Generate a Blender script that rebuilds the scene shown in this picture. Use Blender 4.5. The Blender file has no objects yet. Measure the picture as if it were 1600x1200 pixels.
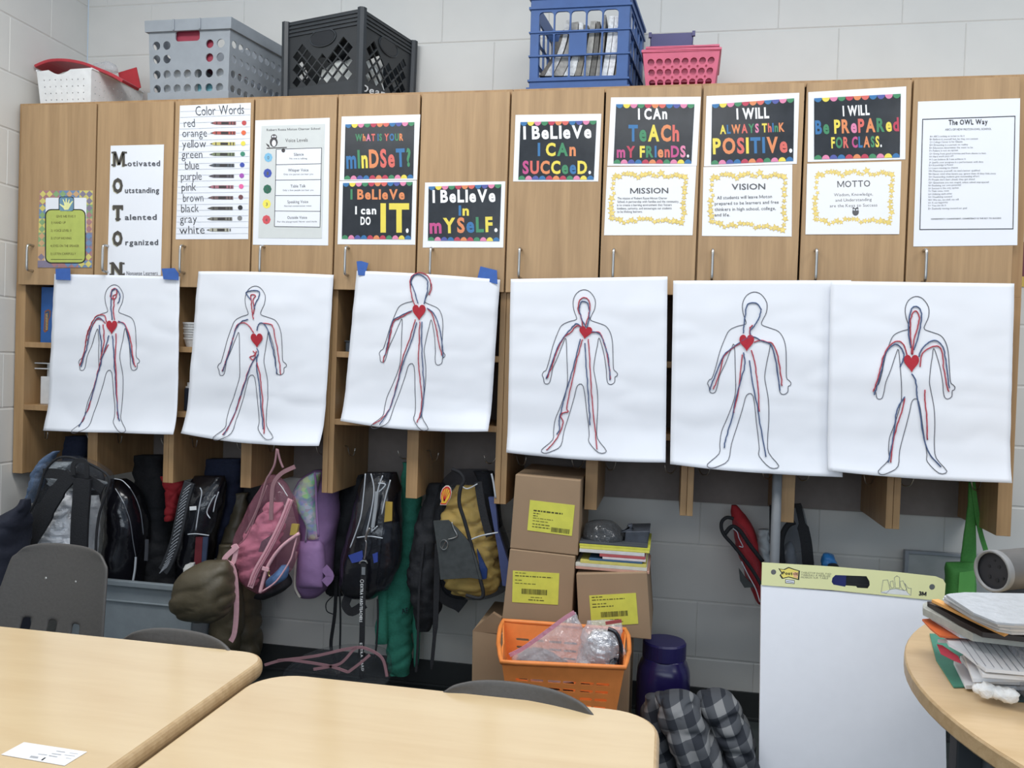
import bpy, bmesh, math, random
from mathutils import Vector, Matrix, noise
from mathutils.geometry import tessellate_polygon
random.seed(7)
scene = bpy.context.scene
C = scene.collection
# ------------------------------------------------------------------ camera
FPX, CAM = 1305.0, Vector((2.36794, -2.70706, 1.23))
YAW, PIT, ROL = -0.185379, -0.020660, 0.032752
fw = Vector((math.sin(YAW)*math.cos(PIT), math.cos(YAW)*math.cos(PIT), math.sin(PIT)))
rt = Vector((math.cos(YAW), -math.sin(YAW), 0)); up = rt.cross(fw)
R_ = rt*math.cos(ROL) + up*math.sin(ROL); U_ = -rt*math.sin(ROL) + up*math.cos(ROL)
cd = bpy.data.cameras.new('camera'); cam = bpy.data.objects.new('camera', cd); C.objects.link(cam)
cd.sensor_width = 36; cd.lens = FPX/1600*36; cd.clip_start = .01
cam.matrix_world = Matrix(((R_.x, U_.x, -fw.x, CAM.x), (R_.y, U_.y, -fw.y, CAM.y), (R_.z, U_.z, -fw.z, CAM.z), (0, 0, 0, 1)))
scene.camera = cam
# ------------------------------------------------------------------ light
scene.view_settings.view_transform = 'Standard'; scene.view_settings.look = 'None'
scene.view_settings.gamma = 1; scene.view_settings.use_curve_mapping = False
scene.view_settings.exposure = -0.14
w = bpy.data.worlds.new('World'); scene.world = w; w.use_nodes = True
w.node_tree.nodes['Background'].inputs[0].default_value = (0.62, 0.79, 1.0, 1)
w.node_tree.nodes['Background'].inputs[1].default_value = 0.58
def area(name, loc, sx, sy, power, col=(1, .985, .965), rot=(0, 0, 0)):
    l = bpy.data.lights.new(name, 'AREA'); l.shape = 'RECTANGLE'; l.size = sx; l.size_y = sy; l.energy = power; l.color = col
    o = bpy.data.objects.new(name, l); C.objects.link(o); o.location = loc; o.rotation_euler = rot; return o
for lx, ly, pw in ((1.0, -1.15, 32), (2.75, -1.15, 24), (4.6, -1.15, 27), (.2, -3.3, 12), (2.3, -3.3, 12), (4.4, -3.3, 12)):
    area('ceiling_lamp', (lx, ly, 3.0), 1.2, .6, pw)
area('rear_fill_light', (2.2, -5.6, 1.9), 3.6, 1.5, 44, (.84, .92, 1.0), (math.radians(84), 0, 0))  # unseen fill light added behind the camera to lift the low wall
# ------------------------------------------------------------------ pixel -> place
def ray(u, v): return fw + R_*((u-800)/FPX) - U_*((v-600)/FPX)
def aty(u, v, y): d = ray(u, v); return CAM + d*((y-CAM.y)/d.y)
def atz(u, v, z): d = ray(u, v); return CAM + d*((z-CAM.z)/d.z)
def atx(u, v, x): d = ray(u, v); return CAM + d*((x-CAM.x)/d.x)
def atp(u, v, P0, N): d = ray(u, v); return CAM + d*((P0-CAM).dot(N)/d.dot(N))
def K(ox, oy, s): return lambda x, y: (ox+x*s, oy+y*s)
R1 = K(0, 0, .375); R2 = K(380, 0, .36667); R3 = K(780, 0, .35); R4 = K(1180, 80, .35)
R5 = K(0, 400, .35); R6 = K(400, 400, .35); R7 = K(780, 400, .35); R8 = K(1180, 400, .35)
# ------------------------------------------------------------------ materials
def lin(c):
    c = c/255.0
    return c/12.92 if c <= .04045 else ((c+.055)/1.055)**2.4
def L3(c): return (lin(c[0]), lin(c[1]), lin(c[2]), 1)
MATS = {}
def M(name, rgb=None, rough=.55, metal=0, var=.06, scale=30, bump=0, spec=.5, coat=0, trans=0):
    if name in MATS: return MATS[name]
    m = bpy.data.materials.new(name); m.use_nodes = True; nt = m.node_tree; b = nt.nodes['Principled BSDF']
    tc = nt.nodes.new('ShaderNodeTexCoord'); n = nt.nodes.new('ShaderNodeTexNoise'); n.inputs['Scale'].default_value = scale
    n.inputs['Detail'].default_value = 4
    nt.links.new(tc.outputs['Object'], n.inputs['Vector'])
    r = nt.nodes.new('ShaderNodeValToRGB'); c = L3(rgb)
    r.color_ramp.elements[0].position = .3; r.color_ramp.elements[1].position = .7
    r.color_ramp.elements[0].color = tuple(max(0, x*(1-var)) for x in c[:3])+(1,)
    r.color_ramp.elements[1].color = tuple(min(1, x*(1+var)) for x in c[:3])+(1,)
    nt.links.new(n.outputs['Fac'], r.inputs['Fac']); nt.links.new(r.outputs['Color'], b.inputs['Base Color'])
    b.inputs['Roughness'].default_value = rough; b.inputs['Metallic'].default_value = metal
    b.inputs['Specular IOR Level'].default_value = spec; b.inputs['Coat Weight'].default_value = coat
    b.inputs['Coat Roughness'].default_value = .12
    if bump:
        bp = nt.nodes.new('ShaderNodeBump'); bp.inputs['Strength'].default_value = bump; bp.inputs['Distance'].default_value = .01
        nt.links.new(n.outputs['Fac'], bp.inputs['Height']); nt.links.new(bp.outputs['Normal'], b.inputs['Normal'])
    MATS[name] = m; return m
def wood(name, a, b_, rough=.4, sc=(28, 28, 1.6), coat=0, spec=.4):
    m = bpy.data.materials.new(name); m.use_nodes = True; nt = m.node_tree; b = nt.nodes['Principled BSDF']
    tc = nt.nodes.new('ShaderNodeTexCoord'); mp = nt.nodes.new('ShaderNodeMapping'); mp.inputs['Scale'].default_value = sc
    n = nt.nodes.new('ShaderNodeTexNoise'); n.inputs['Scale'].default_value = 1; n.inputs['Detail'].default_value = 6; n.inputs['Distortion'].default_value = .6
    n2 = nt.nodes.new('ShaderNodeTexNoise'); n2.inputs['Scale'].default_value = 6; n2.inputs['Detail'].default_value = 3
    oi = nt.nodes.new('ShaderNodeObjectInfo')
    ad = nt.nodes.new('ShaderNodeVectorMath'); ad.operation = 'ADD'
    ml = nt.nodes.new('ShaderNodeVectorMath'); ml.operation = 'SCALE'; ml.inputs['Scale'].default_value = 9
    cb = nt.nodes.new('ShaderNodeCombineXYZ')
    for k in range(3): nt.links.new(oi.outputs['Random'], cb.inputs[k])
    nt.links.new(cb.outputs[0], ml.inputs[0]); nt.links.new(tc.outputs['Object'], ad.inputs[0]); nt.links.new(ml.outputs[0], ad.inputs[1])
    nt.links.new(ad.outputs[0], mp.inputs['Vector']); nt.links.new(mp.outputs[0], n.inputs['Vector']); nt.links.new(mp.outputs[0], n2.inputs['Vector'])
    mx = nt.nodes.new('ShaderNodeMath'); mx.operation = 'MULTIPLY_ADD'; mx.inputs[1].default_value = .35
    nt.links.new(n2.outputs['Fac'], mx.inputs[0]); nt.links.new(n.outputs['Fac'], mx.inputs[2])
    r = nt.nodes.new('ShaderNodeValToRGB'); r.color_ramp.elements[0].position = .45; r.color_ramp.elements[1].position = .9
    r.color_ramp.elements[0].color = L3(a); r.color_ramp.elements[1].color = L3(b_)
    nt.links.new(mx.outputs[0], r.inputs['Fac']); nt.links.new(r.outputs['Color'], b.inputs['Base Color'])
    b.inputs['Roughness'].default_value = rough; b.inputs['Coat Weight'].default_value = coat; b.inputs['Coat Roughness'].default_value = .15
    b.inputs['Specular IOR Level'].default_value = spec
    MATS[name] = m; return m
def film(name, rgb, fac=.16, rough=.08, tint=(255, 255, 255)):
    """clear vinyl: see-through film with a glossy, slightly milky surface"""
    m = bpy.data.materials.new(name); m.use_nodes = True; nt = m.node_tree
    b = nt.nodes['Principled BSDF']; out = nt.nodes['Material Output']
    b.inputs['Base Color'].default_value = L3(rgb); b.inputs['Roughness'].default_value = rough; b.inputs['Specular IOR Level'].default_value = .9
    t = nt.nodes.new('ShaderNodeBsdfTransparent'); t.inputs[0].default_value = L3(tint)
    mx = nt.nodes.new('ShaderNodeMixShader'); lw = nt.nodes.new('ShaderNodeLayerWeight'); lw.inputs[0].default_value = .15
    mr = nt.nodes.new('ShaderNodeMapRange'); mr.inputs['To Min'].default_value = fac; mr.inputs['To Max'].default_value = min(1, fac+.4)
    tc = nt.nodes.new('ShaderNodeTexCoord'); n = nt.nodes.new('ShaderNodeTexNoise'); n.inputs['Scale'].default_value = 22; n.inputs['Detail'].default_value = 3
    bp = nt.nodes.new('ShaderNodeBump'); bp.inputs['Strength'].default_value = .7; bp.inputs['Distance'].default_value = .02
    nt.links.new(tc.outputs['Object'], n.inputs['Vector']); nt.links.new(n.outputs['Fac'], bp.inputs['Height']); nt.links.new(bp.outputs[0], b.inputs['Normal'])
    nt.links.new(lw.outputs['Facing'], mr.inputs['Value']); nt.links.new(mr.outputs[0], mx.inputs[0])
    nt.links.new(t.outputs[0], mx.inputs[1]); nt.links.new(b.outputs[0], mx.inputs[2]); nt.links.new(mx.outputs[0], out.inputs['Surface'])
    MATS[name] = m; return m
WOOD = wood('maple_veneer', (160, 130, 95), (184, 152, 113), .42)
WOODP = wood('maple_panel', (156, 122, 84), (180, 146, 104), .45)
TABLEW = wood('table_laminate', (210, 182, 139), (221, 196, 154), .32, (1.6, 11, 11), coat=.6)
TEDGE = wood('table_edge', (180, 150, 110), (198, 170, 130), .4, (60, 60, 60))
RTABLE = wood('round_table_laminate', (206, 175, 132), (222, 194, 154), .35, (3, 14, 14), coat=.1)
BACKP = M('dark_hardboard', (136, 127, 122), .7)
WALLM = M('painted_block', (214, 212, 206), .5, scale=9, var=.02, bump=.05)
FLOORM = M('dark_floor_tile', (62, 68, 68), .35, scale=14, var=.15)
BASEM = M('black_cove_base', (48, 50, 50), .5)
STEEL = M('brushed_steel', (190, 188, 184), .28, 1)
PAPER = M('white_paper', (234, 237, 243), .75, scale=6, var=.012)
LAMI = M('laminated_paper', (240, 241, 243), .22, scale=6, var=.01, spec=.6)
INK = M('black_ink', (30, 30, 32), .7)
GREYINK = M('grey_ink', (92, 92, 94), .7)
BTAPE = M('blue_painter_tape', (58, 98, 172), .7, scale=60)
def col(name, rgb, rough=.6, **k): return M(name, rgb, rough, **k)
PAL = {'w': ('print_white', (245, 245, 245)), 'b': ('print_blue', (52, 118, 178)), 'y': ('print_yellow', (244, 222, 74)), 'g': ('print_green', (66, 146, 98)),
       'o': ('print_orange', (238, 140, 84)), 'c': ('print_coral', (232, 104, 92)), 'm': ('print_magenta', (206, 74, 138)), 'p': ('print_pink', (232, 130, 170)),
       'r': ('print_red', (204, 62, 86)), 'v': ('print_violet', (84, 92, 170)), 'k': ('print_black', (36, 38, 42))}
def pc(k):
    c = PAL[k][1]; g = sum(c)/3
    return M(PAL[k][0], tuple(x*.86+g*.14 for x in c), .3, var=.02)
# ------------------------------------------------------------------ mesh helpers
class MB:
    def __init__(s): s.v = []; s.f = []; s.m = []
    def add(s, vs, fs, mi=0):
        o = len(s.v); s.v += [Vector(p) for p in vs]; s.f += [tuple(i+o for i in f) for f in fs]; s.m += [mi]*len(fs); return s
    def hexa(s, p, mi=0):   # p: 4 bottom + 4 top
        return s.add(p, [(0, 3, 2, 1), (4, 5, 6, 7), (0, 1, 5, 4), (1, 2, 6, 5), (2, 3, 7, 6), (3, 0, 4, 7)], mi)
    def box(s, a, b, mi=0):
        x0, y0, z0 = a; x1, y1, z1 = b
        return s.hexa([(x0, y0, z0), (x1, y0, z0), (x1, y1, z0), (x0, y1, z0), (x0, y0, z1), (x1, y0, z1), (x1, y1, z1), (x0, y1, z1)], mi)
    def poly(s, pts, mi=0): return s.add(pts, [tuple(range(len(pts)))], mi)
    def prism(s, pts, ext, mi=0):
        n = len(pts); pts = [Vector(p) for p in pts]; e = Vector(ext)
        return s.add(pts+[p+e for p in pts], [tuple(range(n)), tuple(range(2*n-1, n-1, -1))]+[(i, (i+1) % n, (i+1) % n+n, i+n) for i in range(n)], mi)
    def tube(s, pts, r, n=8, mi=0, closed=False):
        pts = [Vector(p) for p in pts]; N = len(pts); rings = []; ref = None
        for i, p in enumerate(pts):
            a = pts[i-1] if (i or closed) else p; b = pts[(i+1) % N] if (i < N-1 or closed) else p
            t = (b-a).normalized() if (b-a).length > 1e-9 else Vector((0, 0, 1))
            if ref is None: ref = t.orthogonal().normalized()
            ref = (ref - t*ref.dot(t)); ref = ref.normalized() if ref.length > 1e-6 else t.orthogonal().normalized()
            bi = t.cross(ref); rr = r[i] if isinstance(r, (list, tuple)) else r
            rings.append([p+ref*math.cos(2*math.pi*k/n)*rr+bi*math.sin(2*math.pi*k/n)*rr for k in range(n)])
        vs = [q for g in rings for q in g]; fs = []
        for i in range(N if closed else N-1):
            j = (i+1) % N
            for k in range(n): fs.append((i*n+k, i*n+(k+1) % n, j*n+(k+1) % n, j*n+k))
        if not closed: fs += [tuple(range(n-1, -1, -1)), tuple((N-1)*n+k for k in range(n))]
        return s.add(vs, fs, mi)
    def ribbon(s, pts, wd, th=.003, nrm=(0, -1, 0), mi=0):
        pts = [Vector(p) for p in pts]; N = len(pts); vs = []; fs = []; nr = Vector(nrm)
        for i, p in enumerate(pts):
            t = (pts[min(i+1, N-1)]-pts[max(i-1, 0)]).normalized(); x = t.cross(nr)
            x = x.normalized() if x.length > 1e-6 else Vector((1, 0, 0)); nn = x.cross(t).normalized()
            ww = (wd[i] if isinstance(wd, (list, tuple)) else wd)/2
            vs += [p-x*ww-nn*th/2, p+x*ww-nn*th/2, p+x*ww+nn*th/2, p-x*ww+nn*th/2]
        for i in range(N-1):
            for k in range(4): fs.append((i*4+k, i*4+(k+1) % 4, i*4+4+(k+1) % 4, i*4+4+k))
        fs += [(3, 2, 1, 0), tuple((N-1)*4+k for k in range(4))]
        return s.add(vs, fs, mi)
    def rings(s, rings, mi=0, cap=True):
        n = len(rings[0]); vs = [q for g in rings for q in g]; fs = []
        for i in range(len(rings)-1):
            for k in range(n): fs.append((i*n+k, i*n+(k+1) % n, (i+1)*n+(k+1) % n, (i+1)*n+k))
        if cap: fs += [tuple(range(n-1, -1, -1)), tuple((len(rings)-1)*n+k for k in range(n))]
        return s.add(vs, fs, mi)
    def lathe(s, o, prof, n=28, axis=(0, 0, 1), mi=0, cap=True):
        o = Vector(o); a = Vector(axis).normalized(); x = a.orthogonal().normalized(); y = a.cross(x)
        return s.rings([[o+a*h+(x*math.cos(2*math.pi*k/n)+y*math.sin(2*math.pi*k/n))*max(r, 1e-4) for k in range(n)] for r, h in prof], mi, cap)
    def grid(s, fn, nu, nv, mi=0):
        vs = [fn(i/nu, j/nv) for j in range(nv+1) for i in range(nu+1)]
        return s.add(vs, [(j*(nu+1)+i, j*(nu+1)+i+1, (j+1)*(nu+1)+i+1, (j+1)*(nu+1)+i) for j in range(nv) for i in range(nu)], mi)
    def panel(s, outer, holes, fn, th, mi=0):
        """flat plate with holes: 2D outlines mapped by fn(x,y)->(point), thickness vector th"""
        loops = [outer]+holes; tri = tessellate_polygon([[Vector((a, b, 0)) for a, b in l] for l in loops])
        flat = [q for l in loops for q in l]; n = len(flat); P = [Vector(fn(a, b)) for a, b in flat]; e = Vector(th)
        fs = [tuple(t) for t in tri]+[tuple(i+n for i in reversed(t)) for t in tri]; o = 0
        for l in loops:
            k = len(l); fs += [(o+i, o+(i+1) % k, o+(i+1) % k+n, o+i+n) for i in range(k)]; o += k
        return s.add(P+[p+e for p in P], fs, mi)
    def loft(s, keys, n=22, e=.8, amp=0, fr=14, seed=0, sub=5, mi=0, crease=0):
        """keys: (v, uL, uR, depth, yc) rows of a soft body, top to bottom"""
        rows = []
        for i in range(len(keys)-1):
            p0, p1, p2, p3 = keys[max(i-1, 0)], keys[i], keys[i+1], keys[min(i+2, len(keys)-1)]
            for k in range(sub):
                t = k/sub
                rows.append([.5*(2*b+(c-a)*t+(2*a-5*b+4*c-d)*t*t+(3*b-a-3*c+d)*t**3) for a, b, c, d in zip(p0, p1, p2, p3)])
        rows.append(list(keys[-1])); rg = []
        for v, l, r, d, y in rows:
            A = aty(l, v, y); B = aty(r, v, y); c = (A+B)/2; h = (B-A)/2; ring = []
            for k in range(n):
                th = 2*math.pi*k/n; cs, sn = math.cos(th), math.sin(th)
                q = c+h*math.copysign(abs(cs)**e, cs)+Vector((0, d/2, 0))*math.copysign(abs(sn)**e, sn)
                if amp:
                    w_ = noise.noise(q*fr+Vector((seed, seed*.7, 0)))+.5*noise.noise(q*fr*2.3+Vector((seed, 0, seed)))
                    dv = (q-c); dv = dv.normalized() if dv.length > 1e-6 else dv
                    if crease:
                        qq = Vector((q.x*fr*.9+q.z*fr*.5, q.y*fr*.8, q.z*fr*1.5-q.x*fr*.6)); w_ = w_*.5+crease*(.35-(1-min(1, abs(noise.noise(qq+Vector((seed*1.3, 0, seed))))*2.4))**2)
                    q = q+dv*w_*amp
                ring.append(q)
            rg.append(ring)
        return s.rings(rg, mi)
    def blob(s, c, r, amp=.15, fr=3, seed=0, mi=0, nu=16, nv=10):
        c = Vector(c); rg = []
        for j in range(nv+1):
            a = math.pi*(j+.02)/(nv+.04); ring = []
            for k in range(nu):
                b = 2*math.pi*k/nu; d = Vector((math.sin(a)*math.cos(b), math.sin(a)*math.sin(b), math.cos(a)))
                f = 1+amp*noise.noise(d*fr+Vector((seed, seed, 0)))
                ring.append(c+Vector((d.x*r[0], d.y*r[1], d.z*r[2]))*f)
            rg.append(ring)
        return s.rings(rg, mi)
def smooth_path(pts, sub=6, closed=False):
    P = [Vector(p) for p in pts]; N = len(P); out = []
    for i in range(N if closed else N-1):
        g = (lambda k: P[k % N]) if closed else (lambda k: P[min(max(k, 0), N-1)])
        a, b, c, d = g(i-1), g(i), g(i+1), g(i+2)
        for k in range(sub):
            t = k/sub; out.append(.5*(2*b+(c-a)*t+(2*a-5*b+4*c-d)*t*t+(3*b-a-3*c+d)*t**3))
    if not closed: out.append(P[-1])
    return out
def sp2(pts, sub=6, closed=False): return [(p.x, p.y) for p in smooth_path([(a, b, 0) for a, b in pts], sub, closed)]
LOC = {}
def wloc(o):
    v = Vector((0, 0, 0))
    while o is not None: v += LOC.get(o.name, Vector((0, 0, 0))); o = o.parent
    return v
def mesh(name, mb, mats, parent=None, label=None, smooth=False, bevel=0, sub=0, solid=0, origin=None):
    me = bpy.data.meshes.new(name); o0 = wloc(parent) if parent else Vector(origin or (0, 0, 0))
    me.from_pydata([tuple(p-o0) for p in mb.v], [], mb.f)
    for m in (mats if isinstance(mats, (list, tuple)) else [mats]): me.materials.append(m)
    me.polygons.foreach_set('material_index', mb.m)
    bm = bmesh.new(); bm.from_mesh(me); bmesh.ops.recalc_face_normals(bm, faces=bm.faces); bm.to_mesh(me); bm.free()
    if smooth: me.polygons.foreach_set('use_smooth', [True]*len(me.polygons))
    me.update(); o = bpy.data.objects.new(name, me); C.objects.link(o)
    if parent: o.parent = parent
    else: o.location = o0; LOC[o.name] = o0
    if label: o['label'] = label
    if solid: md = o.modifiers.new('s', 'SOLIDIFY'); md.thickness = solid
    if bevel: md = o.modifiers.new('b', 'BEVEL'); md.width = bevel; md.segments = 2; md.limit_method = 'ANGLE'
    if sub: md = o.modifiers.new('u', 'SUBSURF'); md.levels = sub; md.render_levels = sub
    return o
def tag(o, label, cat, group=None, kind=None):
    o['label'] = label; o['category'] = cat
    if group: o['group'] = group
    if kind: o['kind'] = kind
    return o
def thing(name, label, cat, loc, group=None):
    o = bpy.data.objects.new(name, None); C.objects.link(o); o.empty_display_size = .05
    o.location = loc; LOC[o.name] = Vector(loc); return tag(o, label, cat, group)
def base(mb):
    xs = [p.x for p in mb.v]; ys = [p.y for p in mb.v]; zs = [p.z for p in mb.v]
    return Vector(((min(xs)+max(xs))/2, (min(ys)+max(ys))/2, min(zs)))
def single(name, label, cat, mb, mats, group=None, **k): return tag(mesh(name, mb, mats, origin=base(mb), **k), label, cat, group)
def struct(name, mb, m, **k): o = mesh(name, mb, m, **k); o['kind'] = 'structure'; return o
def circ(cx, cy, r, n=14, ry=None): return [(cx+r*math.cos(2*math.pi*k/n), cy+(ry or r)*math.sin(2*math.pi*k/n)) for k in range(n)]
def rrect(x0, y0, x1, y1, r, n=4):
    o = []
    for cx, cy, a in ((x1-r, y1-r, 0), (x0+r, y1-r, 90), (x0+r, y0+r, 180), (x1-r, y0+r, 270)):
        for k in range(n+1): t = math.radians(a+90*k/n); o.append((cx+r*math.cos(t), cy+r*math.sin(t)))
    return o
# ------------------------------------------------------------------ lettering
GL = {}
def glyph(ch, bold, res=2):
    key = (ch, bold, res)
    if ch == 'M' and bold > 0 and key not in GL:      # stroked M: two stems and two diagonals
        k = .085+1.7*bold; W = .80; H = .69+bold*.5; b0 = -bold*.5; d = k*1.15
        vs = [(0, b0), (k, b0), (k, H), (0, H), (W-k, b0), (W, b0), (W, H), (W-k, H), (0, H), (d, H), (W/2+d/2, .06), (W/2-d/2, .06), (W, H), (W-d, H), (W/2-d/2, .06), (W/2+d/2, .06)]
        GL[key] = (vs, [(0, 1, 2, 3), (4, 5, 6, 7), (8, 9, 10, 11), (12, 13, 14, 15)], 0, W)
    if key not in GL:
        cu = bpy.data.curves.new('t', 'FONT'); cu.body = ch; cu.offset = bold; cu.resolution_u = res
        o = bpy.data.objects.new('t', cu); C.objects.link(o); bpy.context.view_layer.update()
        me = bpy.data.meshes.new_from_object(o.evaluated_get(bpy.context.evaluated_depsgraph_get()))
        vs = [(p.co.x, p.co.y) for p in me.vertices]; fs = [tuple(f.vertices) for f in me.polygons]
        bpy.data.objects.remove(o); bpy.data.curves.remove(cu); bpy.data.meshes.remove(me)
        GL[key] = (vs, fs, min([a for a, b in vs], default=0), max([a for a, b in vs], default=.25))
    return GL[key]
def text(mb, s, a, b, h, pt, mats=0, bold=0.0, gap=.09, res=2):
    """letters from pixel a to pixel b on one baseline, capitals h pixels tall; pt maps a pixel to the surface; mats: index or list per letter"""
    items = []; x = 0; ci = 0
    for ch in s:
        if ch == ' ': x += .3; continue
        vs, fs, x0, x1 = glyph(ch, bold, res); items.append((vs, fs, x-x0, ci)); x += (x1-x0)+gap; ci += 1
    wd = max(x-gap, 1e-6); ax = Vector((b[0]-a[0], b[1]-a[1])); L = ax.length; ax.normalize(); ay = Vector((ax.y, -ax.x))
    sx = L/wd; sy = h/.69
    for vs, fs, ox, ci in items:
        q = [Vector(a)+ax*((p[0]+ox)*sx)+ay*(p[1]*sy) for p in vs]
        mb.add([pt(p.x, p.y) for p in q], fs, mats[ci % len(mats)] if isinstance(mats, (list, tuple)) else mats)
# ================================================================== ROOM
YW = .36
mb = MB(); mb.box((-.6, -4.2, -.05), (5.2, .4, 0)); struct('floor', mb, FLOORM)
def blockwall(mb, P, H, length, rows, off):
    """painted blocks 0.406 x 0.203 with shallow raked joints; P(a, z, d): a along, d out of the wall"""
    bl, bh, g = .4064, .2034, .0035
    mb.add([P(0, 0, -.0022), P(length, 0, -.0022), P(length, rows*bh, -.0022), P(0, rows*bh, -.0022)], [(0, 1, 2, 3)])
    for r in range(rows):
        a = -bl*((r % 2)*.5)-off
        while a < length:
            a0, a1 = max(a, 0), min(a+bl, length)
            if a1-a0 > .02:
                z0, z1 = r*bh, (r+1)*bh; gx = g*.45
                o = [P(a0, z0, -.0022), P(a1, z0, -.0022), P(a1, z1, -.0022), P(a0, z1, -.0022)]
                o = [P(a0+gx*.3, z0+g*.6, -.002), P(a1-gx*.3, z0+g*.6, -.002), P(a1-gx*.3, z1-g*.6, -.002), P(a0+gx*.3, z1-g*.6, -.002)]
                i = [P(a0+gx*1.5, z0+g*1.6, 0), P(a1-gx*1.5, z0+g*1.6, 0), P(a1-gx*1.5, z1-g*1.6, 0), P(a0+gx*1.5, z1-g*1.6, 0)]
                mb.add(o+i, [(4, 5, 6, 7)]+[(k, (k+1) % 4, (k+1) % 4+4, k+4) for k in range(4)])
            a += bl
mb = MB(); blockwall(mb, lambda a, z, d: Vector((-.025+a, YW-d, z)), 0, 5.2, 15, .12); struct('wall_back', mb, WALLM)
mb = MB(); blockwall(mb, lambda a, z, d: Vector((-.025+d, YW-a, z)), 0, 3.2, 15, .2); struct('wall_left', mb, WALLM)
mb = MB(); mb.box((-.02, YW-.008, 0), (5.1, YW-.001, .1)); mb.box((-.02, YW-.016, 0), (5.1, YW-.001, .012)); struct('baseboard_back', mb, BASEM, bevel=.002)
# ================================================================== CUBBY CABINETS
BOT = {0: (25.5, 739), 2: (262, 753), 3: (383.5, 760.5), 4: (511, 769), 5: (642.5, 778), 6: (781, 787), 7: (922.5, 796), 8: (1072, 807), 9: (1229.5, 818), 10: (1394, 828), 11: (1567.5, 841)}
DX = {i: aty(u, v, 0).x for i, (u, v) in BOT.items()}; DX[1] = (DX[0]+DX[2])/2+.005
DX[0] = 0.0
ZT, ZD, ZB = 2.141, 1.487, .774
SEAM = [34, 152, 273, 398, 528, 658, 798.5, 946, 1098.5, 1259.5, 1427, 1595]
SV = [161, 159, 155, 152, 147, 144, 139, 133, 130.5, 126.5, 119.5, 114]
YD = -.019
SX = [aty(u, v, YD).x for u, v in zip(SEAM, SV)]
HANDLE = [(42, 402), (160, 403), (281, 404), (406, 405), (539, 407), (672, 409), (811, 410), (958, 412), (1113, 413), (1275.5, 413), (1447, 414)]
ULAB = ['wooden coat cubby cabinet at the left end against the side wall, white basket on top',
        'wooden coat cubby cabinet under the grey crate, second from the left wall',
        'wooden coat cubby cabinet behind the tilted taped drawing, right half of black crate on top',
        'wooden coat cubby cabinet under the blue crate, cartons stacked below it',
        'wooden coat cubby cabinet with the grey pole leaning at its lower divider',
        'narrow wooden cubby cabinet at the right end behind the school rules sheet']
def hook(mb, x, y, sgn, z):
    mb.tube(smooth_path([(x, y, z+.03), (x+sgn*.012, y-.004, z+.03), (x+sgn*.02, y-.012, z+.012), (x+sgn*.03, y-.02, z), (x+sgn*.045, y-.03, z+.004), (x+sgn*.052, y-.035, z+.024)], 4), .002, 6)
    mb.blob((x+sgn*.052, y-.035, z+.026), (.003, .003, .003), 0, nu=6, nv=4)
for un, (a, b) in enumerate(((0, 2), (2, 4), (4, 6), (6, 8), (8, 10), (10, 11))):
    xa, xb = DX[a], DX[b]
    x0 = xa-.02 if a == 0 else xa+.0006; x1 = xb+.02 if b == 11 else xb-.0006
    T = thing('cubby_cabinet', ULAB[un], 'cabinet', ((xa+xb)/2, .17, ZB), 'coat cubby cabinets along the wall')
    li, ri = (xa+.02, xb-.02)
    for p0, p1 in ((x0, li), (ri, x1)):
        mb = MB().box((p0, 0, ZB), (p1, .34, ZD-.004)); mb.box((p0, .001, ZD-.004), (p1, .34, ZT-.001)); mesh('side_panel', mb, WOODP, T, bevel=.001)
    mb = MB().box((x0, .34, ZB-.005), (x1, YW-.003, ZT)); mesh('back_panel', mb, BACKP, T)
    mb = MB().box((li, .002, ZT-.02), (ri, .34, ZT-.001)); mesh('top_panel', mb, WOODP, T)
    mb = MB().box((li, .002, ZD), (ri, .34, ZD+.02)); mesh('cabinet_floor', mb, WOODP, T)
    for z0, z1 in ((1.243, 1.263), (1.011, 1.031)):
        mb = MB().box((li, .001, z0), (ri, .34, z1)); mesh('shelf', mb, WOODP, T, bevel=.001)
    sides = [(li, 1), (ri, -1)]
    if b-a == 2:
        m = DX[a+1]; mb = MB().box((m-.02, 0, ZB), (m+.02, .34, 1.0105)); mesh('coat_divider', mb, WOODP, T, bevel=.001); sides += [(m-.02, -1), (m+.02, 1)]
    for x, sg in sides:
        mb = MB(); hook(mb, x, .1, sg, .898); mesh('coat_hook', mb, STEEL, T, smooth=True)
    for i in range(a, b):
        xl = SX[i]+.0030; xr = SX[i+1]-.0030
        if i == 0: xl = SX[0]
        if i == 10: xr = SX[11]
        mb = MB().box((xl, YD, ZD-.014), (xr, -.0005, ZT-.014)); d = mesh('door', mb, WOOD, T, bevel=.0015)
        hu, hv = HANDLE[i]; c = aty(hu, hv, YD-.03); mb = MB()
        mb.tube(smooth_path([(c.x, YD, c.z+.046), (c.x, YD-.02, c.z+.046), (c.x, YD-.029, c.z+.038), (c.x, YD-.03, c.z), (c.x, YD-.029, c.z-.038), (c.x, YD-.02, c.z-.046), (c.x, YD, c.z-.046)], 5), .0045, 10)
        mesh('handle', mb, STEEL, d, smooth=True, label='curved steel bar handle')
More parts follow.
